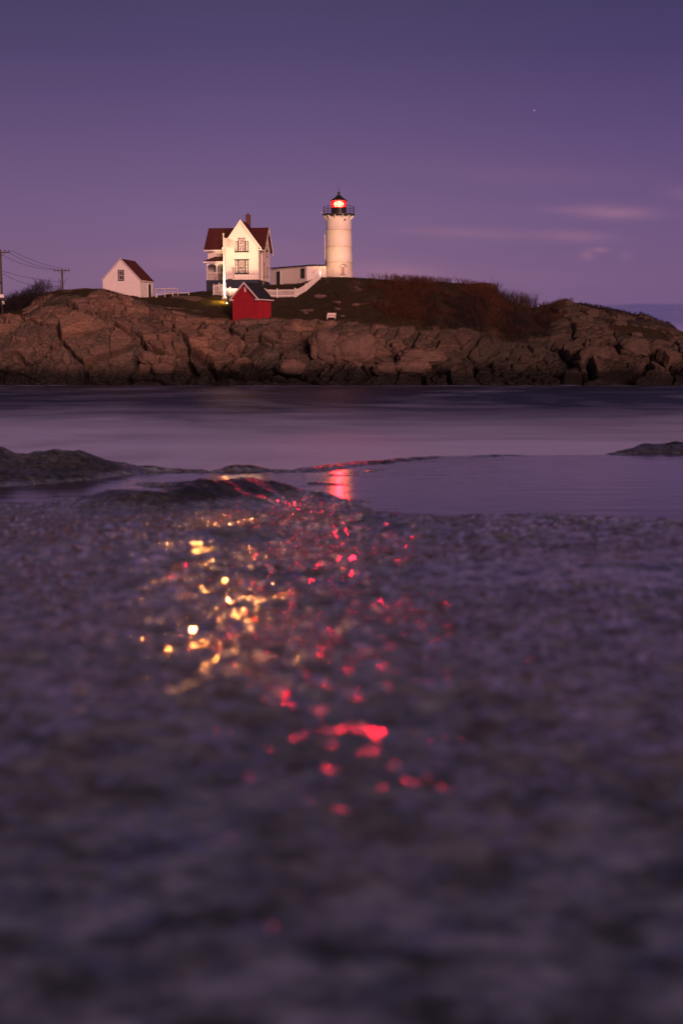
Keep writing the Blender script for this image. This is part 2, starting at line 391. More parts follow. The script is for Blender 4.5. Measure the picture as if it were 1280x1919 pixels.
def vnoise(p, k=0):
    i = np.floor(p).astype(np.int64); f = p-i; f = f*f*f*(f*(f*6-15)+10); out = 0
    for dx in (0, 1):
        for dy in (0, 1):
            for dz in (0, 1):
                wgt = (f[:, 0] if dx else 1-f[:, 0])*(f[:, 1] if dy else 1-f[:, 1])*(f[:, 2] if dz else 1-f[:, 2])
                out = out+wgt*hsh(i[:, 0]+dx, i[:, 1]+dy, i[:, 2]+dz, k)
    return out*2-1
def fbm(p, o=4, k=0, g=.5):
    a, s, t = 1.0, 0, 0
    for j in range(o): s = s+a*vnoise(p*(2**j)+j*17.3, k+j); t += a; a *= g
    return s/t
def worley(p, k=0):
    i = np.floor(p).astype(np.int64); f1 = np.full(len(p), 9.); f2 = f1.copy(); rid = np.zeros(len(p)); rid2 = rid.copy(); vec = np.zeros_like(p)
    for dx in (-1, 0, 1):
        for dy in (-1, 0, 1):
            for dz in (-1, 0, 1):
                cx, cy, cz = i[:, 0]+dx, i[:, 1]+dy, i[:, 2]+dz
                q = np.stack([cx+hsh(cx, cy, cz, k+1), cy+hsh(cx, cy, cz, k+2), cz+hsh(cx, cy, cz, k+3)], 1)-p
                d = np.sqrt((q**2).sum(1)); m1 = d < f1
                f2 = np.where(m1, f1, np.minimum(f2, d)); f1 = np.where(m1, d, f1)
                rid = np.where(m1, hsh(cx, cy, cz, k+4), rid); rid2 = np.where(m1, hsh(cx, cy, cz, k+5), rid2); vec = np.where(m1[:, None], q, vec)
    return f1, f2, rid, rid2, vec
def sst(x, a, b):
    t = np.clip((x-a)/(b-a), 0, 1); return t*t*(3-2*t)

# ------------------------------------------------------------------ sea
sea = MB().add([(-6000, 14, 0), (6000, 14, 0), (9000, 9000, 0), (-9000, 9000, 0)], [(0, 1, 2, 3)]).build('sea', M['sea']); sea['kind'] = 'structure'

# ------------------------------------------------------------------ island terrain
YS = np.array([150, 151.5, 153.5, 156.5, 160, 166, 172, 178, 185, 192.])
TAB = {
 -420: [722, 690, 650, 615, 598, 590, 587, 586, 586, 588],
 0:    [722, 690, 655, 618, 598, 590, 587, 588, 590, 592],
 45:   [722, 690, 650, 612, 592, 580, 573, 570, 572, 576],
 75:   [722, 690, 645, 605, 580, 562, 555, 556, 560, 565],
 110:  [722, 690, 640, 600, 574, 551, 546, 548, 552, 556],
 160:  [722, 690, 640, 600, 570, 543, 543, 546, 550, 555],
 195:  [722, 690, 640, 598, 568, 541, 545, 548, 552, 556],
 245:  [722, 690, 645, 603, 575, 554, 556, 557, 558, 560],
 290:  [722, 690, 648, 608, 583, 565, 558, 557, 557, 560],
 330:  [722, 692, 652, 616, 592, 570, 557, 552, 554, 558],
 390:  [722, 692, 655, 620, 600, 578, 560, 548, 547, 550],
 430:  [722, 692, 655, 620, 602, 582, 558, 546, 540, 542],
 470:  [722, 692, 655, 618, 600, 582, 559, 545, 537, 540],
 510:  [722, 692, 658, 620, 601, 582, 560, 543, 534, 536],
 555:  [722, 694, 665, 626, 604, 580, 558, 541, 533, 533],
 600:  [722, 695, 672, 640, 612, 580, 550, 524, 520, 523],
 640:  [722, 695, 676, 646, 610, 575, 545, 523, 520, 523],
 700:  [722, 697, 680, 655, 611, 578, 548, 526, 523, 528],
 760:  [722, 698, 682, 660, 614, 582, 553, 531, 527, 530],
 850:  [722, 700, 685, 658, 618, 586, 555, 536, 530, 534],
 915:  [722, 702, 688, 662, 628, 596, 564, 546, 538, 545],
 950:  [722, 702, 688, 668, 640, 610, 585, 568, 566, 570],
 1000: [722, 702, 690, 670, 642, 614, 592, 579, 577, 580],
 1060: [722, 700, 690, 668, 636, 600, 575, 567, 569, 575],
 1120: [722, 700, 690, 666, 636, 605, 585, 577, 578, 582],
 1200: [722, 700, 690, 668, 640, 615, 600, 594, 596, 600],
 1250: [722, 702, 692, 672, 646, 626, 612, 608, 612, 616],
 1280: [722, 704, 694, 678, 654, 634, 624, 620, 626, 632],
 1340: [722, 708, 700, 690, 676, 668, 662, 660, 664, 670],
 1450: [724, 718, 714, 710, 708, 706, 704, 704, 708, 712],
 1700: [735, 735, 735, 735, 735, 735, 735, 735, 735, 735]}
tpx = np.array(sorted(TAB)); ZT = np.array([[P(0, py, y).z for py, y in zip(TAB[k], YS)] for k in tpx])
YF = np.concatenate([[148.5], YS, [206, 240]])
ZT = np.concatenate([np.full((len(tpx), 1), -1.2), ZT, ZT[:, -1:]*.75-1, np.full((len(tpx), 1), -1.5)], 1)
cols = np.concatenate([np.arange(-420, -30, 6.), np.arange(-30, 1310, 1.15), np.arange(1312, 1700, 6.)])
rows = np.concatenate([np.linspace(148.5, 157, 150), np.linspace(157, 168, 85)[1:], np.linspace(168, 196, 90)[1:], np.linspace(196, 240, 16)[1:]])
def smooth_interp(xk, x):
    """index/weight with smoothstep-eased blend"""
    i = np.clip(np.searchsorted(xk, x, side='right')-1, 0, len(xk)-2); t = np.clip((x-xk[i])/(xk[i+1]-xk[i]), 0, 1)
    return i, t
ci, ct = smooth_interp(tpx, cols); ct = ct*ct*(3-2*ct)*.5+ct*.5
ri, rt = smooth_interp(YF, rows)
Zc = ZT[ci]*(1-ct)[:, None]+ZT[ci+1]*ct[:, None]
Zg = (Zc[:, ri]*(1-rt)+Zc[:, ri+1]*rt).T
PXg, Yg = np.meshgrid(cols, rows); Xg = (PXg-CX)/F*Yg*.992
V = np.stack([Xg, Yg, Zg], 2)
du = np.gradient(V, axis=1); dv = np.gradient(V, axis=0); N = np.cross(du, dv); N /= np.linalg.norm(N, axis=2, keepdims=True)
nr, nc = PXg.shape
# soften the normals along the profile so that blocks are rounded
Nf = N.reshape(-1, 3); Pf = V.reshape(-1, 3); pxf = PXg.ravel(); yf = Yg.ravel()
warp = np.stack([fbm(Pf*.12, 3, 50+k) for k in range(3)], 1)*2.0
q = Pf+warp
tilt = np.stack([q[:, 0]*.98+q[:, 2]*.25, q[:, 1], q[:, 2]-q[:, 0]*.22], 1)
f1, f2, r1, r1b, v1 = worley(tilt/np.array([6.0, 5.6, 3.6]), 1)
g1, g2, r2, r2b, v2 = worley((tilt+warp*.3)/np.array([2.1, 2.2, 1.25]), 20)
h1, h2, r3, r3b, v3 = worley(q/np.array([.75, .8, .55]), 40)
low = fbm(Pf*np.array([.10, .10, .12]), 3, 9)
rowT = np.interp(yf, [148, 151, 156.5, 160, 163.5], [1, 1, 1, .7, 0])
hill = sst(pxf, 30, 70)*(1-sst(pxf, 235, 275)); right = sst(pxf, 1000, 1060)
outc = sst(fbm(Pf*np.array([.16, .22, .3]), 4, 77)+.42*sst(pxf, 990, 1060), .12, .30)
rock = np.clip(np.maximum(rowT, np.maximum(hill*.85*sst(fbm(Pf*.3, 3, 31), -.35, .1), outc*(.75+.25*right))), 0, 1)
rock *= 1-.65*sst(pxf, 640, 700)*(1-sst(pxf, 960, 1010))*sst(yf, 158, 162)
rock *= 1-.75*np.maximum(sst(pxf, 350, 400)*(1-sst(pxf, 640, 700))*sst(yf, 160, 163), sst(pxf, 215, 235)*(1-sst(pxf, 295, 320))*sst(yf, 167, 170))
split = sst(r2b, .45, .6)                                # some big blocks are broken into small ones, others stay whole
d1 = sst(f2-f1, 0.0, .085)*1.8+(r1-.5)*2.6+(v1[:, 2]*(r1b-.5))*2.4+v1[:, 0]*(r1-.5)*3.0
d2 = (sst(g2-g1, 0.0, .14)*.70+(r2-.5)*1.0+v2[:, 2]*(r2b-.5)*1.5+v2[:, 0]*(r2-.5)*1.7)*(.35+.65*sst(r1b, .3, .5))
d3 = (sst(h2-h1, 0, .3)*.20+(r3-.5)*.22)*sst(fbm(Pf*.25, 2, 5), -.1, .25)
disp = (d1+d2+d3+fbm(Pf*2.2, 3, 13)*.10-1.9)*.85
cliffw = np.interp(yf, [149, 151, 158, 163, 200], [.6, 1, .8, .33, .28])
disp = disp*rock*cliffw+(1-rock)*(fbm(Pf*1.3, 3, 14)*.10+low*.15)
disp = disp*np.where(yf > 195, .2, 1.0)
dirv = Nf+np.array([0, -.35, .05]); dirv /= np.linalg.norm(dirv, axis=1, keepdims=True)
VD = Pf+dirv*disp[:, None]
island = mesh_np('island', VD, gridfaces(nr, nc), M['island']); island['kind'] = 'structure'
ga = island.data.attributes.new('grassy', 'FLOAT', 'POINT'); ga.data.foreach_set('value', (1-sst(rock, .2, .5)).astype(np.float32))
gb = island.data.attributes.new('block', 'FLOAT', 'POINT'); gb.data.foreach_set('value', (r1*.6+r2*.4).astype(np.float32))
ZD = VD[:, 2].reshape(nr, nc); RK = rock.reshape(nr, nc)
def gz(px, Y, arr=None):
    arr = ZD if arr is None else arr
    c = np.interp(px, cols, np.arange(nc)); r = np.interp(Y, rows, np.arange(nr)); c0 = int(min(c, nc-2)); r0 = int(min(r, nr-2)); a, b = c-c0, r-r0
    return float((arr[r0, c0]*(1-a)+arr[r0, c0+1]*a)*(1-b)+(arr[r0+1, c0]*(1-a)+arr[r0+1, c0+1]*a)*b)
def G(px, Y): return Vector((XofPx(px, Y), Y, gz(px, Y)))

# ------------------------------------------------------------------ boulders that stand apart
def boulder(px, py, Y, sx_, sy_, sz_, seed, label, rz=0.0, crack=None, flat=.0):
    nu, nv = 56, 36
    u, v = np.meshgrid(np.linspace(0, 2*np.pi, nu, endpoint=False), np.linspace(-np.pi/2, np.pi/2, nv))
    d = np.stack([np.cos(v)*np.cos(u), np.cos(v)*np.sin(u), np.sin(v)], 2).reshape(-1, 3)
    dd = np.sign(d)*np.abs(d)**.78
    rr = 1+fbm(d*1.3+seed*3.1, 4, seed)*.22
    a, b, c_, e_, vv = worley(d*1.25+seed, seed); rr += (sst(b-a, 0, .2)-1)*.10+(c_-.5)*.10
    p = dd*rr[:, None]*np.array([sx_, sy_, sz_])
    if crack is not None: p[:, 2] -= np.exp(-((p[:, 0]-crack)/.12)**2)*sz_*.25*(p[:, 2] > 0); 
    nrr, ncc = nv, nu
    r, c = np.meshgrid(np.arange(nrr-1), np.arange(ncc), indexing='ij'); c2 = (c+1) % ncc
    q_ = np.stack([(r*ncc+c).ravel(), (r*ncc+c2).ravel(), ((r+1)*ncc+c2).ravel(), ((r+1)*ncc+c).ravel()], 1)
    o = mesh_np('boulder', p, q_, M['boulder']); o.location = P(px, py, Y); o.rotation_euler = (0, 0, rz)
    return tag(o, label, 'boulder', 'granite boulders along the island shore')
boulder(662, 656, 153.6, 3.0, 2.2, 2.15, 3, 'largest rounded pinkish boulder on the shore right of the white bench')
boulder(612, 652, 153.6, 2.0, 1.8, 2.05, 4, 'upright rounded boulder against the left side of the largest shore boulder')
boulder(790, 668, 152.6, 2.9, 1.8, 1.0, 5, 'long flat topped boulder split down the middle, right of the largest boulder', crack=.3)
boulder(772, 690, 151.8, 2.2, 1.5, 1.1, 6, 'low block lying under the long split boulder')
boulder(722, 694, 151.6, 1.6, 1.2, .9, 8, 'small sloping boulder at the waterline between the two big boulders')
boulder(900, 549, 184.0, 2.3, 2.0, 1.5, 9, 'dark rounded rock knob on the skyline above the brown thicket')
boulder(205, 612, 156.6, .75, .7, .7, 11, 'small round boulder in the left cliff below the white shed')
boulder(276, 670, 151.4, 1.0, .9, .8, 12, 'pale wedge shaped stone low in the cliff between white shed and red shed')
boulder(304, 693, 150.9, 1.3, 1.0, .8, 14, 'pale leaning slab at the waterline left of the red shed')
boulder(545, 690, 151.2, 1.7, 1.2, 1.0, 15, 'rounded boulder at the waterline straight below the red shed corner')
boulder(1190, 652, 155.0, 1.9, 1.4, 1.3, 16, 'squarish pink faced boulder on the far right headland')
boulder(1110, 672, 153.6, 2.2, 1.6, 1.5, 17, 'broad rounded boulder in the middle of the right headland cliff')
boulder(575, 588, 166.0, 1.1, .8, .65, 18, 'pale half buried rock on the turf right of the red shed')
boulder(648, 552, 173.0, 1.7, 1.0, .6, 19, 'wide pale outcrop stone on the slope below the lighthouse')
boulder(672, 551, 173.0, .55, .5, .75, 21, 'small upright stone beside the wide outcrop below the lighthouse')

rg_ = np.random.RandomState(99)
for k in range(16):
    px, Y = 1015+rg_.rand()*215, 159+rg_.rand()*16; s_ = .35+.75*rg_.rand()**2; g_ = G(px, Y)
    pyx = CY-F*math.tan(math.atan2(g_.z-ZC, Y)+PITCH)
    boulder(px, pyx, Y, s_*1.3, s_, s_*.6, 200+k, 'small pale rock scattered on the upper slope of the right headland', rz=rg_.rand()*3)['group'] = 'small rocks on the right headland'
for k in range(9):
    px, Y = 560+rg_.rand()*130, 160+rg_.rand()*15; s_ = .25+.4*rg_.rand()**2; g_ = G(px, Y)
    pyx = CY-F*math.tan(math.atan2(g_.z-ZC, Y)+PITCH)
    boulder(px, pyx, Y, s_*1.5, s_, s_*.5, 300+k, 'small rock in the turf between red shed and brown thicket', rz=rg_.rand()*3)['group'] = 'small rocks in the turf'

# ------------------------------------------------------------------ foreground ledge
py_rows = np.concatenate([np.linspace(1990, 1300, 330), np.linspace(1300, 958, 300)[1:]])
def Y_of_py(py):
    d = np.tan(PITCH-np.arctan((CY-py)/F)); return .45/(d-.07)
Yr_ = Y_of_py(py_rows); Yr_ = np.concatenate([Yr_[Yr_ < 8.5], np.arange(8.5, 16.6, .022), np.linspace(16.7, 24, 12)])
pc = np.concatenate([np.arange(-900, -60, 14.), np.arange(-60, 1340, 1.5), np.arange(1341, 2200, 14.)])
PXs, Ysf = np.meshgrid(pc, Yr_); px_, y_ = PXs.ravel(), Ysf.ravel(); x_ = (px_-CX)/F*y_*.99
def ridge(pts, px, y, x):
    """height field of a rounded ridge through (px, Y, height, width) knots"""
    best = np.zeros_like(px)
    K = np.array([[(p[0]-CX)/F*p[1]*.99, p[1], p[2], p[3]] for p in pts])
    for a, b in zip(K[:-1], K[1:]):
        d = b[:2]-a[:2]; L = (d**2).sum(); t = np.clip(((x-a[0])*d[0]+(y-a[1])*d[1])/L, 0, 1)
        dist = np.hypot(x-a[0]-t*d[0], y-a[1]-t*d[1]); wd = a[3]+(b[3]-a[3])*t; hh = a[2]+(b[2]-a[2])*t
        best = np.maximum(best, (hh+.05)*np.exp(-(dist/wd)**2*1.4))
    return best
HP = 1.15
RID = [
 [(-500, 11.6, .3, 1.5), (-100, 12.1, .26, 1.1), (20, 12.4, .215, .8), (60, 12.4, .20, .75), (130, 12.5, .175, .65), (190, 12.5, .10, .45), (235, 12.6, .03, .2), (300, 12.6, .018, .14), (375, 12.5, .018, .14), (395, 12.5, .0, .1)],
 [(385, 12.4, .0, .1), (450, 12.8, .045, .28), (500, 12.6, .016, .2), (550, 12.5, .004, .2), (600, 12.8, .020, .4), (650, 13.2, .03, .45), (700, 13.5, .035, .45), (760, 13.95, .035, .4), (850, 14.35, .022, .22), (1000, 14.55, .014, .16), (1140, 14.55, .012, .16), (1180, 14.9, .05, .4), (1230, 15.2, .09, .6), (1300, 15.4, .12, .8), (1700, 15.4, .3, 1.5)],
 [(190, 8.95, .04, .45), (240, 8.9, .085, .5), (300, 8.95, .10, .5), (400, 9.4, .115, .5), (450, 10.05, .10, .5), (500, 10.05, .075, .4), (560, 10.1, .02, .25), (605, 10.05, .0, .15)],
 [(240, 11.3, .006, .12), (320, 11.15, .02, .16), (400, 10.6, .07, .28)],
 [(585, 11.35, .018, .16), (650, 11.2, .032, .2), (745, 11.4, .008, .15)],
 [(560, 11.9, -.01, .5), (640, 12.2, .0, .6), (720, 12.6, .005, .5)],
 [(425, 6.05, -.01, .16), (495, 6.1, -.01, .14)],
 [(-300, 11.7, .12, .7), (60, 11.7, .10, .45), (130, 11.9, .07, .4), (170, 12.1, .03, .3)],
]
yk = np.linspace(0, 12, 1200); sk = np.interp(yk, [0, 1.6, 3.4, 12], [-.11, -.08, .07, .07]); hk = np.concatenate([[0], np.cumsum((sk[1:]+sk[:-1])*.5*(yk[1]-yk[0]))])
base = np.minimum(np.interp(y_, yk, hk-np.interp(6.0, yk, hk)+.45+.42)+np.clip(y_-12, 0, None)*.07, 1.205)
lf = fbm(np.stack([x_*.8, y_*.8, 0*x_], 1), 4, 3)*np.interp(y_, [3, 6.5, 10.5, 11.5], [.03, .06, .08, .04])
z = -base+lf*np.interp(y_, [0, 1.8, 3, 6, 20], [.2, .3, .9, 1, .8])-.018*sst(px_, 650, 800)*sst(y_, 6.5, 9)
rz_ = np.zeros_like(z); dryz = np.zeros_like(z)
for k, rd in enumerate(RID):
    h = ridge(rd, px_, y_, x_); rz_ = np.maximum(rz_, h)
    if k != 5: dryz = np.maximum(dryz, sst(h, .055, .085))
z = z+rz_*(1+.25*fbm(np.stack([x_*3, y_*3, 0*x_], 1), 3, 8))
P2 = np.stack([x_, y_, 0*x_], 1)
z += fbm(np.stack([x_*1.5, y_*1.1, 0*x_+4], 1), 3, 91)*.016*np.interp(y_, [.8, 1.4, 3.5, 5], [.5, 1, 1, 0])
z += fbm(np.stack([x_*.45, y_*.9, 0*x_+9], 1), 4, 95)*.15*sst(y_, 5, 7)*(1-sst(y_, 10.5, 12))*sst(px_, 560, 760)
z += fbm(np.stack([x_*1.0, y_*1.3, 0*x_+2], 1), 2, 93)*.028*np.interp(y_, [1.7, 3.0, 7, 10], [.1, 1, 1, 0])
tex = np.interp(y_, [0, 1.8, 3, 5, 9, 10.5, 11.5], [.35, .5, 1, .8, .75, .7, .5])
tex = tex*(1-.6*sst(px_, 640, 900)*sst(y_, 5.5, 8)*sst(fbm(P2*.8, 3, 97), -.15, .15))
calm = np.maximum(sst(fbm(np.stack([x_*.55, y_*.8, 0*x_+6], 1), 3, 98), -.02, .10)*sst(px_, 760, 900)*sst(y_, 4.6, 5.2)*(1-sst(y_, 7.4, 8.2)), sst(fbm(P2*.9+7, 3, 99), .16, .26)*.8*sst(y_, 2.5, 3.5)*sst(px_, 700, 820))
tex = tex*(1-.8*calm)
w1, w2, wr, wrb, wv = worley(P2/np.array([.16, .16, 1])+fbm(P2*4, 2, 61)[:, None]*.35, 60)
z += tex*(fbm(P2*2.6, 4, 21)*.018+(sst(w2-w1, 0, .3)*.005+(wr-.5)*.006)*np.interp(y_,[2,4],[.15,1]))
z += tex*fbm(P2*14, 3, 25)*.0050*np.interp(y_, [1.2, 2.5], [.4, 1])
z += rz_*(fbm(P2*6, 3, 33)*.10)
yrim = np.interp(px_, [-500, 100, 240, 390, 550, 650, 760, 850, 1140, 1230, 1300, 1700], [12.5, 12.9, 12.75, 12.65, 12.7, 13.5, 14.1, 14.45, 14.65, 15.5, 15.8, 16.2])
z -= np.clip(y_-yrim-.05, 0, None)**1.3*.9+np.clip(y_-yrim-.05, 0, .4)*.4
z = np.maximum(z, -5.2)
VS = np.stack([x_, y_, ZC+z], 1)
ledge = mesh_np('rock_ledge', VS, gridfaces(len(Yr_), len(pc)), M['shelf']); ledge['kind'] = 'structure'
db = ledge.data.attributes.new('calm', 'FLOAT', 'POINT'); db.data.foreach_set('value', calm.astype(np.float32))
da = ledge.data.attributes.new('dry', 'FLOAT', 'POINT'); da.data.foreach_set('value', np.clip(dryz*(.7+.5*fbm(P2*2, 3, 71)), 0, 1).astype(np.float32))
# pools of standing water in the hollows of the ledge (closed by the rock around them)
def pool(pts):
    top = [((px-CX)/F*y*.99, y, ZC-HP) for px, y in pts]
    o = MB().prism([(a, b, c-.06) for a, b, c in top], (0, 0, .06)).build('rock_pool', M['pool']); o['kind'] = 'structure'; return o
pool([(-900, 9.9), (60, 9.9), (330, 9.6), (660, 9.4), (900, 8.9), (1500, 8.6), (1500, 15.3), (1230, 15.2), (1140, 14.62), (850, 14.42), (760, 14.05), (650, 13.4), (550, 12.68), (390, 12.62), (240, 12.7), (100, 12.5), (-900, 12.4)])

# ------------------------------------------------------------------ keeper's house
MP = 1/2465.0
def win(parent, mtx, w_, h_, mp='pane', muntin=(2, 4), name='window', fm='green', sash='white_plain', ft=.10):
    f = MB(mtx)
    f.box(-w_/2, -w_/2+ft, -.06, .01, 0, h_).box(w_/2-ft, w_/2, -.06, .01, 0, h_).box(-w_/2+ft, w_/2-ft, -.06, .01, h_-ft, h_).box(-w_/2+ft, w_/2-ft, -.09, .01, 0, ft)
    fo = f.build(name, M[fm], parent)
    a, b, z0, z1 = -w_/2+ft, w_/2-ft, ft, h_-ft; s_ = .055
    m = MB(mtx); m.box(a, a+s_, -.04, .005, z0, z1).box(b-s_, b, -.04, .005, z0, z1).box(a+s_, b-s_, -.04, .005, z0, z0+s_).box(a+s_, b-s_, -.04, .005, z1-s_, z1)
    for i in range(1, muntin[0]): x = a+s_+(b-a-2*s_)*i/muntin[0]; m.box(x-.014, x+.014, -.03, .005, z0+s_, z1-s_)
    for j in range(1, muntin[1]):
        zz = z0+s_+(z1-z0-2*s_)*j/muntin[1]; tt = .03 if j*2 == muntin[1] else .014
        m.box(a+s_, b-s_, -.033, .005, zz-tt, zz+tt)
    m.build('sash', M[sash], fo)
    MB(mtx).box(a+s_*.8, b-s_*.8, -.02, .004, z0+s_*.8, z1-s_*.8).build('pane', M[mp], fo)
    return fo
T = Matrix.Translation
RIGHT = Matrix.Rotation(R(90), 4, 'Z')
house = thing('keepers_house', P(453.5, 548, 180), R(-6), 'two storey white keeper\'s house with steep front gable and red brown roof', 'house')
fz, ev, ap, ax_ = 1.75, 6.55, 9.75, -.10
MB().box(-2.28, 2.28, .06, 2.35, -1.4, fz).box(-5.25, 2.55, 2.45, 8.35, -1.4, fz).box(-5.15, -2.34, .5, 2.4, -1.4, fz-.02).build('foundation', M['navy'], house)
MB().prism([(-2.35, 0, fz+.004), (2.35, 0, fz+.004), (2.35, 0, ev), (ax_, 0, ap-.1), (-2.35, 0, ev)], (0, 4.4, 0)).build('wall', M['white'], house)
me_z = 6.30
MB().prism([(-5.3, 2.4, fz+.002), (-5.3, 8.4, fz+.002), (-5.3, 8.4, me_z), (-5.3, 5.4, 9.05), (-5.3, 2.4, me_z)], (7.9, 0, 0)).build('wall', M['white'], house)
rf = MB()
def slab(mb, a, b, along, t_=.13, up=(0, 0, 1)):
    """roof slab between ridge point a and eave point b, swept along"""
    a, b = Vector(a), Vector(b); n = (b-a).cross(Vector(along)).normalized()
    if n.z < 0: n = -n
    mb.prism([a, b, b+n*t_, a+n*t_], along)
mr = MB(); slab(mr, (-5.72, 5.4, 9.2), (-5.72, 1.88, 5.95), (8.68, 0, 0)); slab(mr, (-5.72, 5.4, 9.2), (-5.72, 8.92, 5.95), (8.68, 0, 0))
roofm = mr.build('roof', M['roof_red'], house)
wr_ = MB(); k_ = (ap-ev)/(2.35+ax_)
slab(wr_, (ax_, -.28, ap), (2.35+.42, -.28, ap-(2.35+.42-ax_)*1.34), (0, 5.7, 0)); slab(wr_, (ax_, -.28, ap), (-2.35-.12, -.28, ap-(2.47+ax_)*1.40), (0, 5.7, 0))
wr_.build('roof', M['roof_red'], house)
bb = MB(); 
def board(mb, a, b, d, t_, y0, y1):
    a, b = Vector(a), Vector(b); dn = Vector((0, 0, -d)); mb.prism([(a.x, y0, a.z), (b.x, y0, b.z), (b.x, y0, b.z-d), (a.x, y0, a.z-d)], (0, y1-y0, 0))
board(bb, (ax_, 0, ap+.14), (2.80, 0, ap-2.9*1.34+.14), .32, 0, -.34, -.285); board(bb, (ax_-.001, 0, ap+.14), (-2.5, 0, ap-2.4*1.40+.14), .32, 0, -.34, -.285)
bb.box(-5.72, -2.4, 1.80, 1.87, 5.78, 5.98).box(-5.70, -2.4, 1.87, 2.38, 5.76, 5.80)
bb.box(2.30, 2.84, -.28, 2.2, ap-2.9*1.34-.12, ap-2.9*1.34+.02)
bb.each('fascia', M['white_plain'], house)
# scalloped bargeboard of the right gable end
sc = MB()
for sgn in (-1, 1):
    for i in range(12):
        t0, t1 = i/12, (i+1)/12
        y0, y1 = 5.4+sgn*3.55*t0, 5.4+sgn*3.55*t1; z0, z1 = 9.33-3.28*t0, 9.33-3.28*t1; ym, zm = (y0+y1)/2, (z0+z1)/2-.55
        sc.prism([(2.97, y0, z0), (2.97, y1, z1), (2.97, y1, z1-.28), (2.97, ym, zm), (2.97, y0, z0-.28)], (.05, 0, 0))
sc.build('bargeboard', M['white_plain'], house)
ch = MB().box(-.34, .26, 5.1, 5.7, 8.6, 10.95).box(-.40, .32, 5.04, 5.76, 10.95, 11.08); cho = ch.build('chimney', M['brick'], roofm)
MB().lathe([(.12, 11.08), (.12, 11.34), (.09, 11.36)], 12, (-.04, 5.4)).build('chimney_pot', M['brick'], cho)
# front windows: the upper one has a taller middle
def wfront(x, y, z): return T((x, y, z))
win(house, wfront(0, 0, 5.55), .98, 1.86, muntin=(3, 4)); win(house, wfront(-.72, 0, 5.55), .46, 1.42, muntin=(1, 4)); win(house, wfront(.72, 0, 5.55), .46, 1.42, muntin=(1, 4))
lw = win(house, wfront(0, 0, 2.62), .92, 1.80, muntin=(2, 4)); win(house, wfront(-.70, 0, 2.62), .48, 1.80, muntin=(1, 4)); win(house, wfront(.70, 0, 2.62), .48, 1.80, muntin=(1, 4))
MB().box(-1.05, 1.05, -.10, .005, 4.425, 4.52).box(-1.0, 1.0, -.10, .005, 2.52, 2.615).box(-1.0, 1.0, -.10, .005, 5.45, 5.545).each('window_trim', M['green'], house)
wt = MB()
for i in range(14):
    a0, a1 = math.pi*(1+i/14), math.pi*(1+(i+1)/14); wt.tube((.26*math.cos(a0), -.06, 3.55+.22*math.sin(a0)), (.26*math.cos(a1), -.06, 3.55+.22*math.sin(a1)), .045, n=6)
wt.build('garland', M['green'], lw)
for (ly, zz, ww, hh) in ((3.05, 2.15, .95, 2.0), (6.0, 2.35, .80, 1.45), (5.6, 5.15, .80, 1.75)):
    win(house, T((2.6, ly, zz)) @ RIGHT, ww, hh, muntin=(2, 4), ft=.12)
win(house, wfront(-4.15, 2.4, 3.0), .62, 1.0, 'pane_dark', (2, 2)); win(house, wfront(-3.05, 2.4, 3.0), .5, 1.0, 'pane_dark', (2, 2))
dw = MB().path([(2.62, 1.9, 6.3), (2.62, 2.28, 6.0), (2.62, 2.28, 1.2)], .055).build('downspout', M['stone_hood'], house)
MB().box(-2.46, -2.352, .02, .12, fz, 6.3).build('downspout', M['green'], house)
# porch
por = MB(); prf = MB()
prf.prism([(-5.45, .25, 4.28), (-2.36, .25, 4.28), (-2.36, 2.38, 5.0), (-4.2, 2.38, 5.0)], (0, 0, .09))
prf.build('porch_roof', M['roof_red'], house)
por.box(-5.45, -2.36, .22, .30, 4.08, 4.27).box(-5.40, -5.32, .30, 2.38, 4.08, 4.27)
for x in (-5.0, -3.62, -2.46):
    por.box(x-.06, x+.06, .35, .47, fz, 4.08)
por.each('porch_post', M['white_plain'], house)
arc = MB()
for x0, x1 in ((-4.94, -3.68), (-3.56, -2.52)):
    n = 10; cx_ = (x0+x1)/2; rx = (x1-x0)/2; pts = [(x0, .40, 4.08), ]
    arcp = [(cx_-rx*math.cos(math.pi*i/n), .40, 3.45+.48*math.sin(math.pi*i/n)) for i in range(n+1)]
    for a_, b_ in zip(arcp[:-1], arcp[1:]): arc.prism([a_, b_, (b_[0], .40, 4.079), (a_[0], .40, 4.079)], (0, .05, 0))
arc.build('porch_arch', M['white_plain'], house)
rl = MB().box(-4.94, -2.5, .38, .42, 2.5, 2.55)
for i in range(14): x = -4.85+i*.17; rl.box(x-.012, x+.012, .39, .41, fz, 2.5)
rl.tube((-3.9, .6, fz), (-3.55, .5, 2.9), .05)
rl.build('porch_rail', M['wood'], house)
MB().box(-4.1, -3.4, 2.34, 2.398, fz, fz+1.0).build('door', M['stone_hood'], house)
MB().box(-2.0, -1.4, -.05, -.001, fz+.02, fz+.12).build('vent', M['black'], house)

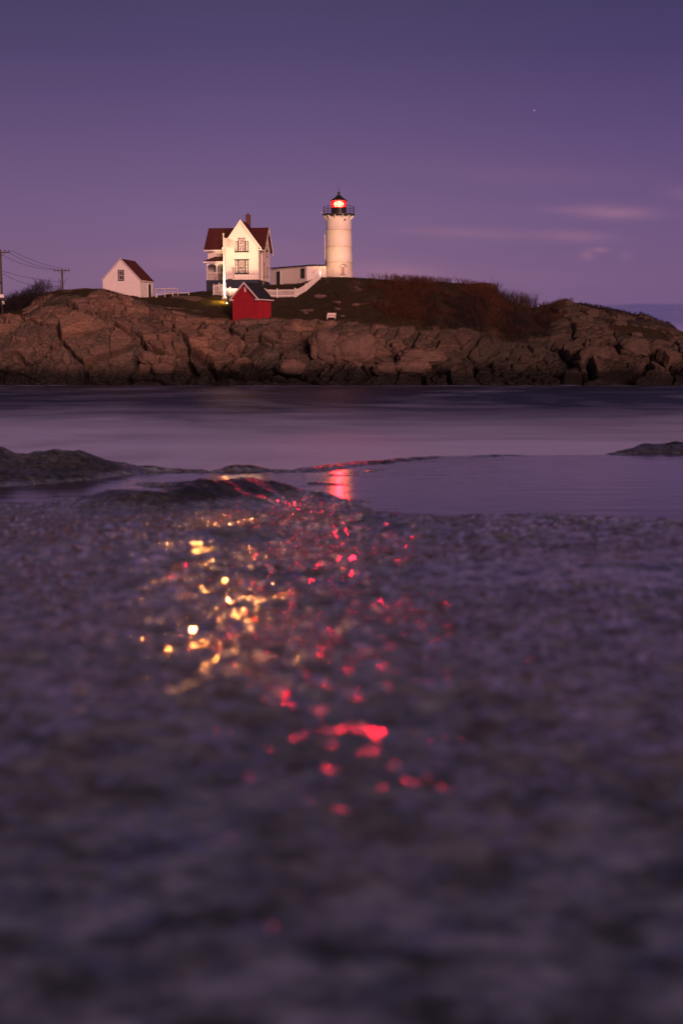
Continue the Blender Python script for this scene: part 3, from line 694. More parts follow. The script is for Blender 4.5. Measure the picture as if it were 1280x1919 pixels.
# ------------------------------------------------------------------ covered passage between house and tower
pa, pb, pcn = P(508, 536, 190.5), P(575, 530, 184.5), P(611, 524, 184.5)
root = thing('covered_passage', pa, 0, 'low white passage building with green door joining the house to the lighthouse', 'building')
def seg(a, b, ztop_a, ztop_b, depth=2.6):
    a, b = Vector(a)-pa, Vector(b)-pa; d = Vector((b.x-a.x, b.y-a.y, 0)); n = Vector((-d.y, d.x, 0)).normalized()*depth
    wall_ = MB(); za, zb = ztop_a-pa.z, ztop_b-pa.z; zl = -2.5
    A0, B0 = Vector((a.x, a.y, zl)), Vector((b.x, b.y, zl)); A1, B1 = Vector((a.x, a.y, za)), Vector((b.x, b.y, zb))
    wall_.add([A0, B0, B1, A1, A0+n, B0+n, B1+n, A1+n], [(0, 1, 2, 3), (5, 4, 7, 6), (1, 5, 6, 2), (4, 0, 3, 7), (3, 2, 6, 7)])
    wall_.build('wall', M['white_plain'], root)
    rr = MB(); o = -n.normalized()*.22; up = Vector((0, 0, .13)); rid = n*.5+Vector((0, 0, .16))
    rr.add([A1+o, B1+o, B1+rid, A1+rid, A1+o+up, B1+o+up, B1+rid+up, A1+rid+up, A1+n-o, B1+n-o, A1+n-o+up, B1+n-o+up],
           [(0, 1, 5, 4), (4, 5, 6, 7), (0, 3, 2, 1), (7, 6, 11, 10), (8, 9, 2, 3), (8, 10, 11, 9), (1, 2, 9, 11, 6, 5), (0, 4, 7, 10, 8, 3)])
    rr.build('roof', M['roof_dark'], root)
    return a, b, d.normalized()
zt = P(575, 498.5, 184.5).z
a, b, d = seg(pa, pb, zt, zt); ang = math.atan2(d.y, d.x)
def onseg(px, py):   # point on the passage wall plane seen at that pixel
    o = P(px, py, 150); dr = (o-Vector((0, 0, ZC))); n = Vector((-d.y, d.x, 0)); tt = (pa-Vector((0, 0, ZC))).dot(n)/dr.dot(n); return Vector((0, 0, ZC))+dr*tt-pa
p = onseg(522, 536); p2 = onseg(522, 508.5)
dm = MB(T(p) @ Matrix.Rotation(ang, 4, 'Z')); dm.box(-.42, .42, -.05, .01, 0, p2.z-p.z); do = dm.build('door', M['green'], root)
MB(T(p) @ Matrix.Rotation(ang, 4, 'Z')).box(-.48, -.424, -.06, .01, 0, p2.z-p.z).box(.424, .48, -.06, .01, 0, p2.z-p.z).build('door_frame', M['white_plain'], root)
p = onseg(567.5, 521.5); p2 = onseg(567.5, 503)
win(root, T(p) @ Matrix.Rotation(ang, 4, 'Z'), .86, p2.z-p.z, 'pane_dark', (2, 4), sash='green')
seg(pb, pcn, zt, zt)
MB().path([pcn-pa+Vector((-1.9, -.1, .9)), pcn-pa+Vector((-.85, -.1, 1.9)), pcn-pa+Vector((-.5, -.1, 1.9)), pcn-pa+Vector((-.3, -.1, 1.0))], .03).build('handrail', M['stone_hood'], root)

# ------------------------------------------------------------------ lighthouse
lh = thing('lighthouse', P(635, 524, 188), 0, 'white cylindrical iron lighthouse with black gallery and glowing red lantern', 'lighthouse')
u = 188*MP
def zl(py): return (524-py)*u
prof = [(2.04, -1.5), (2.03, 0)]
def rad(py): return (26.3-(524-py)/(524-408)*2.9)*u
for s_ in (492, 463, 432):
    for dpy, dr in ((1.0, 0), (.6, .035), (-.6, .035), (-1.0, 0)):
        prof.append((rad(s_+dpy)+dr, zl(s_+dpy)))
prof += [(rad(412), zl(412)), (1.80, zl(407.2))]
prof = sorted(prof, key=lambda a: a[1])
MB().lathe(prof, 72).build('tower', M['tower'], lh, smooth=True)
RW = 30*u
MB().lathe([(RW-.02, zl(405.5)), (RW, zl(405.2)), (RW, zl(403.2)), (RW-.02, zl(403))], 48).build('gallery_deck', M['black'], lh)
for i in range(12):
    a0 = 2*math.pi*(i+.5)/12; c, s_ = math.cos(a0), math.sin(a0)
    mm = MB(Matrix.Rotation(a0, 4, 'Z'))
    mm.prism([(1.79, -.045, zl(412.5)), (1.92, -.045, zl(412)), (RW-.06, -.045, zl(406.6)), (RW-.06, -.045, zl(405.7)), (1.79, -.045, zl(405.7))], (0, .09, 0))
    mm.build('bracket', M['white_plain'], lh)
for s_ in (492, 463, 432):
    MB().lathe([(rad(s_)+.030, zl(s_+.95)), (rad(s_)+.055, zl(s_+.9)), (rad(s_)+.055, zl(s_+.35)), (rad(s_)+.030, zl(s_+.3))], 64).build('plate_seam', M['stone_hood'], lh)
rl = MB()
for zz, r in ((zl(389.3), .025), (zl(394), .018), (zl(398.5), .018)):
    n = 40
    for i in range(n):
        a0, a1 = 2*math.pi*i/n, 2*math.pi*(i+1)/n; q_ = RW-.06
        rl.tube((q_*math.cos(a0), q_*math.sin(a0), zz), (q_*math.cos(a1), q_*math.sin(a1), zz), r, n=5)
for i in range(12):
    a0 = 2*math.pi*(i+.5)/12; q_ = RW-.06; rl.tube((q_*math.cos(a0), q_*math.sin(a0), zl(403)), (q_*math.cos(a0), q_*math.sin(a0), zl(388.3)), .035, n=6)
for i in range(48):
    a0 = 2*math.pi*i/48; q_ = RW-.06; rl.tube((q_*math.cos(a0), q_*math.sin(a0), zl(403)), (q_*math.cos(a0), q_*math.sin(a0), zl(389.3)), .010, n=4)
rl.build('gallery_railing', M['black'], lh)
RL = 14.2*u
lr = MB().lathe([(RL, zl(403)), (RL, zl(391.2)), (RL+.05, zl(391)), (RL+.05, zl(390.3)), (RL-.05, zl(390.2))], 20).build('lantern_wall', M['black'], lh)
pan = MB()
for i in range(10):
    a0 = 2*math.pi*(i+.15)/10; pan.tube((RL*math.cos(a0), RL*math.sin(a0), zl(390.5)), (RL*math.cos(a0), RL*math.sin(a0), zl(378.3)), .035, n=6)
pan.each('mullion', M['black'], lh)
gl = MB(); n = 10
for i in range(n):
    a0, a1 = 2*math.pi*(i+.15)/n, 2*math.pi*(i+1.15)/n; q_ = RL-.02
    gl.add([(q_*math.cos(a0), q_*math.sin(a0), zl(390.2)), (q_*math.cos(a1), q_*math.sin(a1), zl(390.2)), (q_*math.cos(a1), q_*math.sin(a1), zl(378.6)), (q_*math.cos(a0), q_*math.sin(a0), zl(378.6))], [(0, 1, 2, 3)])
gl.build('lantern_glass', M['lantern_glass'], lh)
MB().lathe([(.30, zl(390.2)), (.55, zl(389.2)), (.68, zl(386.5)), (.70, zl(384)), (.66, zl(381.5)), (.45, zl(379.4)), (.2, zl(379))], 24).build('lens', M['lamp_lens'], lh, smooth=True)
MB().lathe([(RL+.01, zl(378.6)), (RL+.12, zl(378.2)), (RL+.12, zl(377.4)), (RL*.62, zl(372.5)), (.30, zl(368.2)), (.17, zl(366.6)), (.15, zl(364.6))], 20).build('lantern_roof', M['black'], lh)
MB().lathe([(.02, zl(365.4)), (.12, zl(364.9)), (.19, zl(363.6)), (.19, zl(362.6)), (.12, zl(361.4)), (.02, zl(360.9))], 16).build('vent_ball', M['black'], lh, smooth=True)
MB().tube((0, 0, zl(361)), (-.03, 0, zl(345)), .022, .010, 6).build('lightning_rod', M['black'], lh)
def beam(parent, loc, target, power, colr, radius, cone, name):
    ld = bpy.data.lights.new(name, 'SPOT'); ld.energy = power; ld.color = colr; ld.spot_size = R(cone); ld.spot_blend = .35; ld.shadow_soft_size = radius
    o = bpy.data.objects.new(name, ld); COL.objects.link(o); o.parent = parent; o.location = loc
    o.rotation_euler = (Vector(target)-(parent.location+Vector(loc))).to_track_quat('-Z', 'Y').to_euler(); return o
beam(lh, (0, -.80, zl(384)), (0, 3, 2.4), 12000, (1.0, .012, .05), .45, 9, 'lantern_beam')
# arched window facing the camera-right
aw = math.radians(-90+17); rr = rad(507)+.0
WM = Matrix.Rotation(aw+math.radians(90), 4, 'Z') @ T((0, -rr, zl(515.5)))
def arch(mb, w_, h_, y0, y1):
    pts = [(-w_/2, y0, 0), (w_/2, y0, 0), (w_/2, y0, h_-w_/2)]+[(w_/2*math.cos(t), y0, h_-w_/2+w_/2*math.sin(t)) for t in [math.pi*i/8 for i in range(1, 8)]]+[(-w_/2, y0, h_-w_/2)]
    return mb.prism(pts, (0, y1-y0, 0))
fr = arch(MB(WM), .66, 1.28, -.10, .25).build('window', M['tower'], lh)
arch(MB(WM), .46, 1.12, -.13, -.101).build('pane', M['stone_hood'], fr)
hd = MB(WM)
for i in range(10):
    t0, t1 = math.pi*i/10, math.pi*(i+1)/10; hd.tube((.46*math.cos(t0), -.13, .98+.44*math.sin(t0)), (.46*math.cos(t1), -.13, .98+.44*math.sin(t1)), .045, n=5)
hd.build('hood', M['stone_hood'], fr); MB(WM).box(-.47, .47, -.17, .2, -.14, -.03).build('sill', M['stone_hood'], fr)
a0 = math.radians(-90+28); PM = Matrix.Rotation(a0+math.radians(90), 4, 'Z') @ T((0, -rad(415), zl(415)))
MB(PM).tube((0, -.05, 0), (0, .2, 0), .14, .14, 14).build('porthole', M['black'], lh)
MB().path([(-2.00, -.35, zl(488)), (-2.0, -.35, zl(443)), (-2.12, -.35, zl(441))], .045).build('pipe', M['white_plain'], lh)
MB().box(-2.66, -2.44, -.2, .1, zl(400.5), zl(398.2)).tube((-2.3, 0, zl(399.3)), (-2.5, 0, zl(399.3)), .03).build('gallery_lamp', M['stone_hood'], lh)
MB().path([(2.10, -.3, -.3), (2.10, -.3, 1.2)], .04).build('pipe', M['stone_hood'], lh)

# ------------------------------------------------------------------ sheds
def gabled(name, px, py, Y, rz, Wd, L, he, ha, wm, rm, tm, label, over=.18, tw=.16, deep=2.0):
    r_ = thing(name, P(px, py, Y), rz, label, 'shed'); h2_ = Wd/2
    MB().prism([(-h2_, 0, -deep), (h2_, 0, -deep), (h2_, 0, he), (0, 0, ha), (-h2_, 0, he)], (0, L, 0)).build('wall', wm, r_)
    sl = (ha-he)/h2_; ro = MB()
    for s_ in (-1, 1): slab(ro, (0, -over, ha+.01), (s_*(h2_+over), -over, he-sl*over+.01), (0, L+2*over, 0), .10)
    ro.build('roof', rm, r_)
    t_ = MB()
    for s_ in (-1, 1): t_.prism([(0, -over-.05, ha+.13), (s_*(h2_+over+.05), -over-.05, he-sl*(over+.05)+.13), (s_*(h2_+over+.05), -over-.05, he-sl*(over+.05)+.13-tw*1.4), (0, -over-.05, ha+.13-tw*1.6)], (0, .045, 0))
    t_.box(h2_+over-.02, h2_+over+.05, -over, L+over, he-sl*over-.06, he-sl*over+.09)
    t_.build('trim', tm, r_)
    return r_
ws = gabled('white_shed', 227.5, 557, 172, R(-13.5), 5.35, 4.5, 2.25, 4.95, M['shed_white'], M['roof_red'], M['pink_trim'], 'white gabled shed with red roof on the rocks at the left', .10, .08)
win(ws, T((-.02, 0, 2.15)), .86, 1.42, 'pane_dark', (2, 2), sash='pink_trim', ft=.11)
MB(T((2.675, 3.1, .05)) @ RIGHT).box(-.45, .45, -.05, .01, -.3, 1.75).build('door', M['green'], ws)
MB(T((2.675, 3.1, .05)) @ RIGHT).box(-.58, -.454, -.06, .01, -.6, 1.9).box(.454, .58, -.06, .01, -.6, 1.9).box(-.452, .452, -.06, .01, 1.755, 1.9).build('door_frame', M['white_plain'], ws)
MB(T((2.675, 1.9, 2.0)) @ RIGHT).box(-.15, .15, -.12, .01, 0, .1).build('wall_lamp', M['black'], ws)
rs = gabled('red_shed', 459.5, 598.5, 160, R(-28), 3.62, 3.1, 2.65, 4.45, M['barn_red'], M['roof_dark'], M['pink_trim'], 'small barn red shed with dark roof and pale trim standing below the house', .26, .17, .45)
MB().box(-.10, .14, -.05, .01, 3.35, 3.95).build('vent', M['pink_trim'], rs)
MB().box(1.70, 1.83, -.03, .10, -.1, 2.45).box(-1.83, -1.76, -.03, .08, -.1, 2.45).box(1.75, 1.83, 3.02, 3.13, -1.2, 2.45).each('corner_board', M['barn_red'], rs)
MB().box(-2.12, -1.72, -.33, -.02, 2.30, 2.46).box(1.62, 2.12, -.33, -.02, 2.30, 2.46).each('cornice', M['pink_trim'], rs)
dd = MB(); dd.box(-1.35, 1.35, -.025, .01, .06, .12).box(-1.35, 1.35, -.025, .01, 2.35, 2.43).box(-1.35, -1.27, -.025, .01, .12, 2.35).box(1.27, 1.35, -.025, .01, .12, 2.35).box(-.03, .03, -.025, .01, .12, 2.35)
dd.prism([(-.5, -.03, 2.30), (0, -.03, 2.05), (.5, -.03, 2.30), (.42, -.03, 2.30), (0, -.03, 2.11), (-.42, -.03, 2.30)], (0, .028, 0))
dd.build('barn_door', M['barn_red'], rs)

# ------------------------------------------------------------------ picket fences
def picket_fence(pts, h, label, name='picket_fence'):
    """pts: (px, Y) pairs; the fence stands on the turf"""
    w3 = [G(a_, b_) for a_, b_ in pts]; r_ = thing(name, w3[0], 0, label, 'fence', 'white picket fences around the house yard'); o = w3[0]
    for i, (a_, b_) in enumerate(zip(w3[:-1], w3[1:])):
        L = (Vector((b_.x-a_.x, b_.y-a_.y, 0))).length; dn = Vector(((b_.x-a_.x)/L, (b_.y-a_.y)/L, 0)); nrm = Vector((-dn.y, dn.x, 0))
        nb = max(1, round(L/2.0))
        for k in range(nb):
            A0, B0 = a_.lerp(b_, k/nb)-o, a_.lerp(b_, (k+1)/nb)-o
            pm = MB(); l = (B0-A0).length; npk = max(3, int(l/.145))
            for j in range(npk):
                c = A0.lerp(B0, (j+.5)/npk); ww = dn*.036; tt = nrm*.018
                pm.prism([c-ww-tt+Vector((0, 0, .04)), c+ww-tt+Vector((0, 0, .04)), c+ww-tt+Vector((0, 0, h-.09)), c-tt+Vector((0, 0, h-.03)), c-ww-tt+Vector((0, 0, h-.09))], tt*2)
            pm.build('picket_panel', M['white_plain'], r_)
            rm_ = MB()
            for zz in (.22, h-.26):
                e = nrm*.020; t2 = nrm*.05; up = Vector((0, 0, .09)); q0, q1 = A0+Vector((0, 0, zz))+e, B0+Vector((0, 0, zz))+e
                rm_.add([q0, q1, q1+up, q0+up, q0+t2, q1+t2, q1+t2+up, q0+t2+up], [(0, 1, 2, 3), (5, 4, 7, 6), (3, 2, 6, 7), (1, 0, 4, 5), (1, 5, 6, 2), (0, 3, 7, 4)])
            rm_.each('rail', M['white_plain'], r_)
            if k or i == 0: MB(T(A0)).box(-.065, .065, -.065, .065, -.3, h+.02).add([(-.09, -.09, h+.02), (.09, -.09, h+.02), (.09, .09, h+.02), (-.09, .09, h+.02), (0, 0, h+.13)], [(0, 3, 2, 1), (0, 1, 4), (1, 2, 4), (2, 3, 4), (3, 0, 4)]).build('post', M['white_plain'], r_)
        MB(T(b_-o)).box(-.065, .065, -.065, .065, -.3, h+.05).add([(-.09, -.09, h+.05), (.09, -.09, h+.05), (.09, .09, h+.05), (-.09, .09, h+.05), (0, 0, h+.16)], [(0, 3, 2, 1), (0, 1, 4), (1, 2, 4), (2, 3, 4), (3, 0, 4)]).build('post', M['white_plain'], r_)
    return r_
picket_fence([(401, 175.5), (432, 173.5), (475, 173), (520, 172.6), (553, 172.2)], 1.12, 'long level white picket fence in front of the house, behind the red shed')
picket_fence([(556, 172.4), (573, 174.3), (588, 176.4), (600, 178.6)], 1.0, 'short white picket fence climbing the grassy bank towards the lighthouse')
picket_fence([(402, 177.2), (412, 177.8), (424, 178.2)], 1.1, 'shortest white picket fence at the porch side behind the flagpole')
# low rail barrier right of the white shed
a_, b_ = P(290, 556, 172.5), P(334, 555.5, 174)
r_ = thing('rail_barrier', a_, 0, 'low wooden rail barrier beside the right wall of the white shed', 'railing')
bt = MB(); d_ = b_-a_
for t_ in (.04, .42, .98): MB(T(d_*t_)).box(-.07, .07, -.07, .07, -.5, 1.12).build('post', M['grey_rail'], r_)
for zz, hh in ((.98, .13), (.55, .10)):
    MB().prism([Vector((0, -.09, zz)), d_+Vector((0, -.09, zz)), d_+Vector((0, -.09, zz+hh)), Vector((0, -.09, zz+hh))], (0, .018, 0)).build('rail', M['grey_rail'], r_)
q0, q1 = P(292, 551.5, 172.3), P(354, 548.5, 176)
r_ = thing('guard_rail', q0, 0, 'thin white ground rail running right from the wooden barrier', 'railing'); d_ = q1-q0
MB().tube((0, 0, 0), d_, .035).build('rail', M['white_plain'], r_)
for t_ in (.02, .5, .99): MB(T(d_*t_)).box(-.045, .045, -.045, .045, -.6, .10).build('post', M['white_plain'], r_)

# ------------------------------------------------------------------ flagpole, flag, floodlights
fb = G(421.6, 171.3); ftop = P(418.2, 440, 171.3)
fp = thing('flagpole', fb, 0, 'tall white flagpole on a square base, brightly lit in front of the house', 'flagpole')
MB(T((0, 0, 0))).box(-.30, .30, -.30, .30, -.4, .32).box(-.2, .2, -.2, .2, .322, .45).build('base', M['white_plain'], fp, bevel=.02)
dt = ftop-fb
MB().tube((0, 0, .3), dt, .125, .075, 12).build('pole', M['white_plain'], fp, smooth=False)
MB(T(dt)).lathe([(.02, 0), (.10, .04), (.13, .12), (.10, .2), (.02, .24)], 12).build('finial', M['white_plain'], fp)
MB(T(dt*.80)).box(-.22, .16, -.05, .05, -.05, .05).tube((-.16, 0, -.05), (-.16, 0, -.3), .05).build('crosstree', M['white_plain'], fp)
fl0 = fb+dt*.955
nx, nz = 24, 12; fv = []; ff = []; fuv = []
for th in (0,):
    for i in range(nx+1):
        for j in range(nz+1):
            a_, c_ = i/nx, j/nz
            fv.append((.09+a_*1.62, math.sin(a_*8+c_*1.2)*.12*a_, -c_*1.22-(.38*a_-.10*math.sin(a_*6)*a_)+a_*c_*.22)); fuv.append((a_, c_))
for i in range(nx):
    for j in range(nz): k = i*(nz+1)+j; ff.append((k, k+1, k+nz+2, k+nz+1))
me = bpy.data.meshes.new('flag'); me.from_pydata(fv, [], ff); uvl = me.uv_layers.new(name='uv')
for lp in me.loops: uvl.data[lp.index].uv = fuv[lp.vertex_index]
me.materials.append(M['flagcloth']); flag = bpy.data.objects.new('flag', me); COL.objects.link(flag); flag.location = fl0
sm = flag.modifiers.new('thickness', 'SOLIDIFY'); sm.thickness = .012
tag(flag, 'pale striped flag streaming right from the top of the flagpole', 'flag')

def floodlight(loc, aim, label, power, colr, size, blend, spill=0):
    r_ = thing('floodlight', loc, 0, label, 'floodlight', 'ground floodlights')
    dr = (Vector(aim)-Vector(loc)).normalized(); Q = dr.to_track_quat('Z', 'Y').to_matrix().to_4x4(); Mx = T((0, 0, .28)) @ Q
    MB(Mx).box(-.17, .17, -.12, .12, -.14, .06).build('housing', M['black'], r_)
    MB().tube((-.12, 0, -.1), (-.12, 0, .25), .02).tube((.12, 0, -.1), (.12, 0, .25), .02).box(-.16, .16, -.10, .10, -.12, .02).build('bracket', M['black'], r_)
    MB(Mx).box(-.14, .14, -.09, .09, .062, .072).build('lens', M['flood_lens'], r_)
    ld = bpy.data.lights.new('floodlight_beam', 'SPOT'); ld.energy = power; ld.color = colr; ld.spot_size = R(size); ld.spot_blend = blend; ld.shadow_soft_size = .06
    lo = bpy.data.objects.new('floodlight_beam', ld); COL.objects.link(lo); lo.parent = r_; lo.matrix_local = T((0, .05, .32)) @ Q @ T((0, 0, .12)) @ Matrix.Rotation(math.pi, 4, 'X')
    if spill:
        MB(T((-.12, -.30, .06))).lathe([(.02, 0), (.06, .02), (.08, .06), (.06, .10), (.02, .12)], 14).build('dome', M['flood_dome'], r_, smooth=True)  # added glowing dome, only there for gold glints on the ledge
        MB().prism([(-.42, -.10, -.3), (.22, -.10, -.3), (.22, -.60, -.3), (.26, -.60, -.3), (.26, -.06, -.3), (-.42, -.06, -.3)], (0, 0, .60)).build('shade', M['black'], r_)  # added screen keeping the dome's light off fence and red shed
        spill = 420
        beam(r_, (-.12, -.30, .42), (0, 3, 2.6), 8500, (1, .25, .06), .22, 3.2, 'seaward_beam')  # added narrow spot aimed at the ledge to make gold glitter
        l2 = bpy.data.lights.new('floodlight_spill', 'SPOT'); l2.spot_size = R(125); l2.spot_blend = .8; l2.energy = spill; l2.color = (1, .52, .06); l2.shadow_soft_size = .1
        o2 = bpy.data.objects.new('floodlight_spill', l2); COL.objects.link(o2); o2.parent = r_; o2.location = (-.3, .2, 1.0); o2.rotation_euler = Vector((-.7, .1, -1)).to_track_quat('-Z', 'Y').to_euler()
    return r_
floodlight(G(427.5, 169.0), P(440, 405, 178), 'small black floodlight at the foot of the flagpole, aimed up at the house', 11500, (1, .62, .36), 84, .9, 26)
floodlight(G(609, 176.6), P(632, 425, 188), 'small black floodlight at the top end of the climbing fence, aimed at the lighthouse', 2900, (1, .60, .30), 66, .8)

# ------------------------------------------------------------------ utility poles and wires
def upole(bx, by, Y, top, half, label, rz):
    base_ = P(bx, by, Y); tp = P(bx-2 if half > 1.2 else bx, top, Y); H = tp.z-base_.z
    r_ = thing('utility_pole', base_, rz, label, 'utility pole', 'wooden utility poles on the left skyline')
    MB().tube((0, 0, -1.0), (0, 0, H), .17, .12, 10).build('pole', M['wood'], r_)
    MB().box(-half, half, -.20, -.12, H-.42, H-.28).build('crossarm', M['wood'], r_)
    MB().tube((-.62, -.13, H-.40), (0, -.13, H-.98), .025).tube((.62, -.13, H-.40), (0, -.13, H-.98), .025).build('brace', M['wood'], r_)
    for x in (-half+.12, -half*.45, half*.45, half-.12) if half > 1.2 else (-half+.1, 0, half-.1):
        MB(T((x, -.16, H-.28))).lathe([(.03, 0), (.03, .08), (.075, .10), (.075, .15), (.04, .2), (.06, .23), (.02, .26)], 10).build('insulator', M['black'], r_)
    return r_, base_, H
u1, b1, H1 = upole(4, 600, 166, 468, 1.28, 'nearer tall utility pole with white notices at the left edge', 0)
MB().box(-.24, .30, -.22, -.16, 2.85, 3.25).build('notice', M['white_plain'], u1); MB().box(.02, .34, -.22, -.16, 2.0, 2.4).build('notice', M['white_plain'], u1)
MB().box(-.14, .14, -.24, -.13, 4.6, 4.9).build('junction_box', M['black'], u1)
u2, b2, H2 = upole(116.5, 547, 200, 503, 1.24, 'farther shorter utility pole with a bare crossarm behind the rocks', 0)
MB().tube((-.35, -.1, -.5), (-.28, -.1, H2-1.9), .035).tube((-.28, -.1, H2-1.9), (0, -.1, H2-1.75), .025).build('conduit', M['wood'], u2)
for (pa_, pb_, sag, lab) in [((20, 469, 166), (114, 502, 200), .35, 'topmost thin wire between the two utility poles'),
                             ((10, 470, 166), (101, 504, 200), .45, 'second thin wire from the top between the utility poles'),
                             ((-12, 470, 166), (101, 505, 200), .60, 'third thin wire from the top between the utility poles'),
                             ((4, 508, 166), (112, 528, 200), .25, 'thicker upper cable meeting the standoff of the farther pole'),
                             ((4, 513, 166), (112, 536, 200), .75, 'lowest cable sagging into the dark thicket')]:
    A_, B_ = P(*pa_), P(*pb_); n = 18
    pts = [A_.lerp(B_, i/n)-Vector((0, 0, sag*4*(i/n)*(1-i/n)))-A_ for i in range(n+1)]
    o = MB().path(pts, .022, 5).build('overhead_wire', M['cable']); o.location = A_; tag(o, lab, 'wire', 'overhead wires between the utility poles')

# ------------------------------------------------------------------ bench
bn = thing('bench', G(621, 162.2)+Vector((0, 0, .12)), R(-12), 'small white bench alone on the turf above the boulders', 'bench')
MB().box(-.55, .55, -.22, .22, .28, .32).build('seat', M['pink_trim'], bn)
MB().box(-.55, .55, .20, .24, .33, .60).build('backrest', M['pink_trim'], bn)
for x in (-.50, .50): MB().box(x-.04, x+.04, -.20, .20, -.3, .279).build('leg', M['pink_trim'], bn)
MB().box(-.455, .455, -.12, -.08, .02, .24).build('stretcher', M['pink_trim'], bn)

# ------------------------------------------------------------------ planted cover
def stems(name, spots, m, hmin, hmax, wd, seed, lean=.35, branch=2, droop=.0):
    """many thin tapering twigs; spots: list of world points"""
    rg = np.random.RandomState(seed); V_ = []; F_ = []
    def strip(p, q_, w0, w1):
        k = len(V_); a_ = rg.rand()*math.pi; sx_, sy_ = math.cos(a_), math.sin(a_)
        V_.extend([(p[0]-sx_*w0, p[1]-sy_*w0, p[2]), (p[0]+sx_*w0, p[1]+sy_*w0, p[2]), (p[0]-sy_*w0, p[1]+sx_*w0, p[2]), (q_[0], q_[1], q_[2])])
        F_.extend([(k, k+1, k+3), (k+1, k+2, k+3), (k+2, k, k+3)])
    for s_ in spots:
        h = hmin+(hmax-hmin)*rg.rand()**1.3; dx, dy = rg.normal(0, lean, 2)*h
        p0 = np.array([s_[0], s_[1], s_[2]-.08]); p1 = p0+np.array([dx*.4, dy*.4, h*.6]); p2 = p0+np.array([dx, dy, h*(1-droop*rg.rand())])
        strip(p0, p1, wd, wd*.6); strip(p1-np.array([0, 0, .03]), p2, wd*.75, 0)
        for b_ in range(branch):
            t_ = .35+.5*rg.rand(); q0 = p0*(1-t_)+p2*t_; L_ = h*(.25+.3*rg.rand()); an = rg.rand()*6.28
            strip(q0, q0+np.array([math.cos(an)*L_*.6, math.sin(an)*L_*.6, L_*.75]), wd*.55, 0)
    o = mesh_np(name, np.array(V_), np.array(F_), m, smooth=False); return o
def scatter(n, px0, px1, y0, y1, seed, keep=None):
    rg = np.random.RandomState(seed); out = []
    while len(out) < n:
        a_, b_ = px0+(px1-px0)*rg.rand(), y0+(y1-y0)*rg.rand()
        if keep is None or keep(a_, b_, rg): out.append(G(a_, b_))
    return out
wob_ = lambda a_, b_: math.sin(a_*.043)+math.sin(a_*.11+b_*.9)*.6+math.sin(b_*1.7+a_*.02)*.5
def k1(a_, b_, rg): return wob_(a_, b_) > -.7+rg.rand()*.8 and a_ > 690+max(0, (165-b_))*2
tag(stems('thicket', scatter(6500, -420, 92, 164.5, 177, 1, lambda a_, b_, g_: a_ < 60 or g_.rand() < (100-a_)/50), M['twig_dark'], 1.0, 2.4, .035, 1, .16, 3), 'dark bare thicket behind the nearer utility pole at the left', 'thicket', kind='stuff')
tag(stems('thicket', scatter(5200, 690, 1000, 162.5, 183, 2, k1), M['twig_red'], .5, 1.35, .026, 2, .38, 3), 'red brown thicket covering the slope right of the lighthouse', 'thicket', kind='stuff')
tag(stems('thicket', scatter(1300, 800, 1035, 160, 171, 3, lambda a_, b_, g_: wob_(a_*1.7, b_) > -.4), M['twig_dark'], .7, 1.9, .028, 3, .22, 3), 'dark brush standing in front of the red brown thicket', 'thicket', kind='stuff')
tag(stems('thicket', scatter(260, 765, 846, 184, 187, 4), M['twig_dark'], .35, 1.0, .022, 4, .2, 3), 'fringe of fine twigs on the skyline between lighthouse and rock knob', 'thicket', kind='stuff')
tag(stems('thicket', scatter(420, 925, 1008, 176, 186, 5), M['twig_dark'], .7, 2.3, .022, 5, .2, 4), 'tall bare twigs filling the dip in the skyline at the right', 'thicket', kind='stuff')
tag(stems('thicket', scatter(900, 1010, 1060, 166, 181, 12), M['twig_red'], .3, .8, .024, 12, .3, 3), 'low rusty brush on the left shoulder of the right headland', 'thicket', kind='stuff')
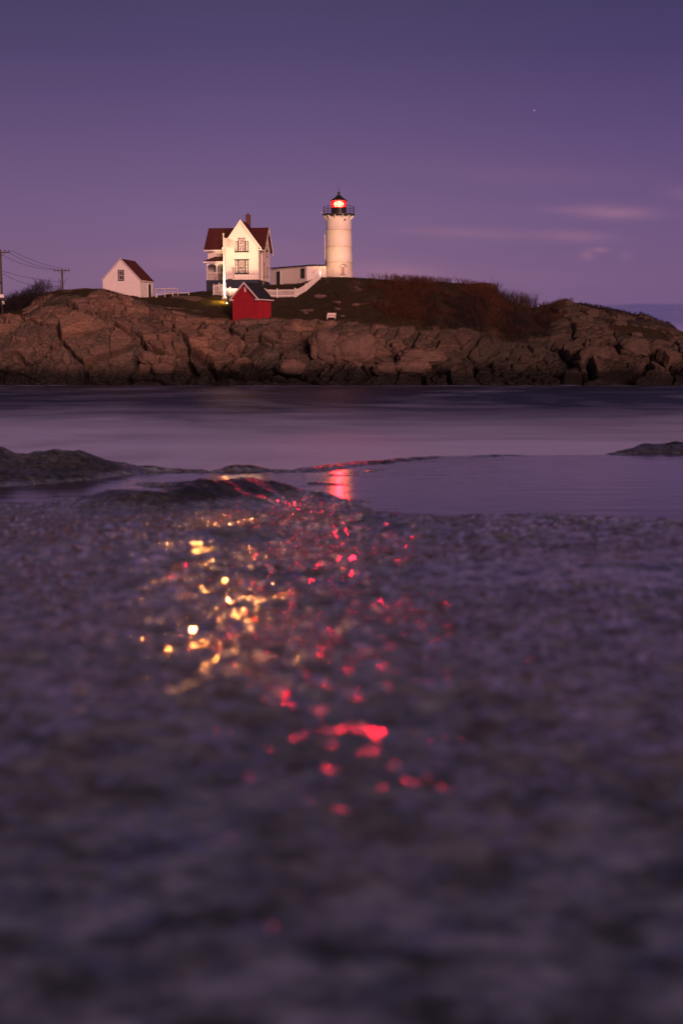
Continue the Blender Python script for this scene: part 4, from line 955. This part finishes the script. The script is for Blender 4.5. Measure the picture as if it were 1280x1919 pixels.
tag(stems('thicket', scatter(2600, 1085, 1265, 168, 186, 6, lambda a_, b_, g_: b_ > 176-(g_.rand()*8)), M['twig_dark'], .2, .55, .03, 6, .4, 3), 'low dark heath along the top of the right headland', 'thicket', kind='stuff')
def shrub(px, Y, h, seed, label, m='twig_dark', n=60, spread=.7):
    rg = np.random.RandomState(seed); b_ = G(px, Y)
    o = stems('shrub', [b_-b_+Vector((rg.normal(0, spread*.5), rg.normal(0, spread*.5), -.1)) for _ in range(n)], M[m], h*.5, h, .028, seed, .32, 5); o.location = b_
    return tag(o, label, 'shrub', 'shrubs on the island skyline')
shrub(1061, 181, 1.0, 21, 'round leafy shrub on the crest of the right headland', n=90)
shrub(1047, 181, .8, 22, 'small wiry shrub just left of the round crest shrub')
shrub(1090, 181, .45, 23, 'tiny sprig on the headland crest right of the round shrub', n=25, spread=.3)
shrub(979, 181, 2.0, 24, 'tall pale twiggy shrub in the dip between rock knob and headland', 'twig_pale', 70, 1.0)
shrub(99, 176, 2.4, 25, 'forked bare shrub just left of the farther utility pole', n=26, spread=.7)
shrub(112, 176, 1.0, 26, 'low sprig at the foot of the farther utility pole', n=18, spread=.3)
def kg(a_, b_, g_): return gz(a_, b_, RK) < .35
tag(stems('grass', scatter(26000, 20, 700, 158.5, 186, 7, kg), M['grass'], .10, .30, .030, 7, .5, 1), 'dry turf grass over the top of the island', 'grass', kind='stuff')
tag(stems('grass', scatter(7000, 690, 1270, 158.5, 182, 8, kg), M['grass'], .15, .45, .03, 8, .5, 1), 'rough grass along the right half of the island', 'grass', kind='stuff')
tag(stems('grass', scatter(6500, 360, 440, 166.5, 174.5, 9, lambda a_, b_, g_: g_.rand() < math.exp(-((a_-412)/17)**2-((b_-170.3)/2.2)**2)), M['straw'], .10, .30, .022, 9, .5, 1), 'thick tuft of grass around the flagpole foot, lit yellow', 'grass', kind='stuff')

# ------------------------------------------------------------------ evening star
st = MB().lathe([(.05, -2.6), (1.8, -1.8), (2.6, 0), (1.8, 1.8), (.05, 2.6)], 10).build('evening_star', emis('star_glow', (1, .9, .9), .5)); st.location = P(1002, 207, 7000)
tag(st, 'tiny bright star alone in the upper right sky', 'star')
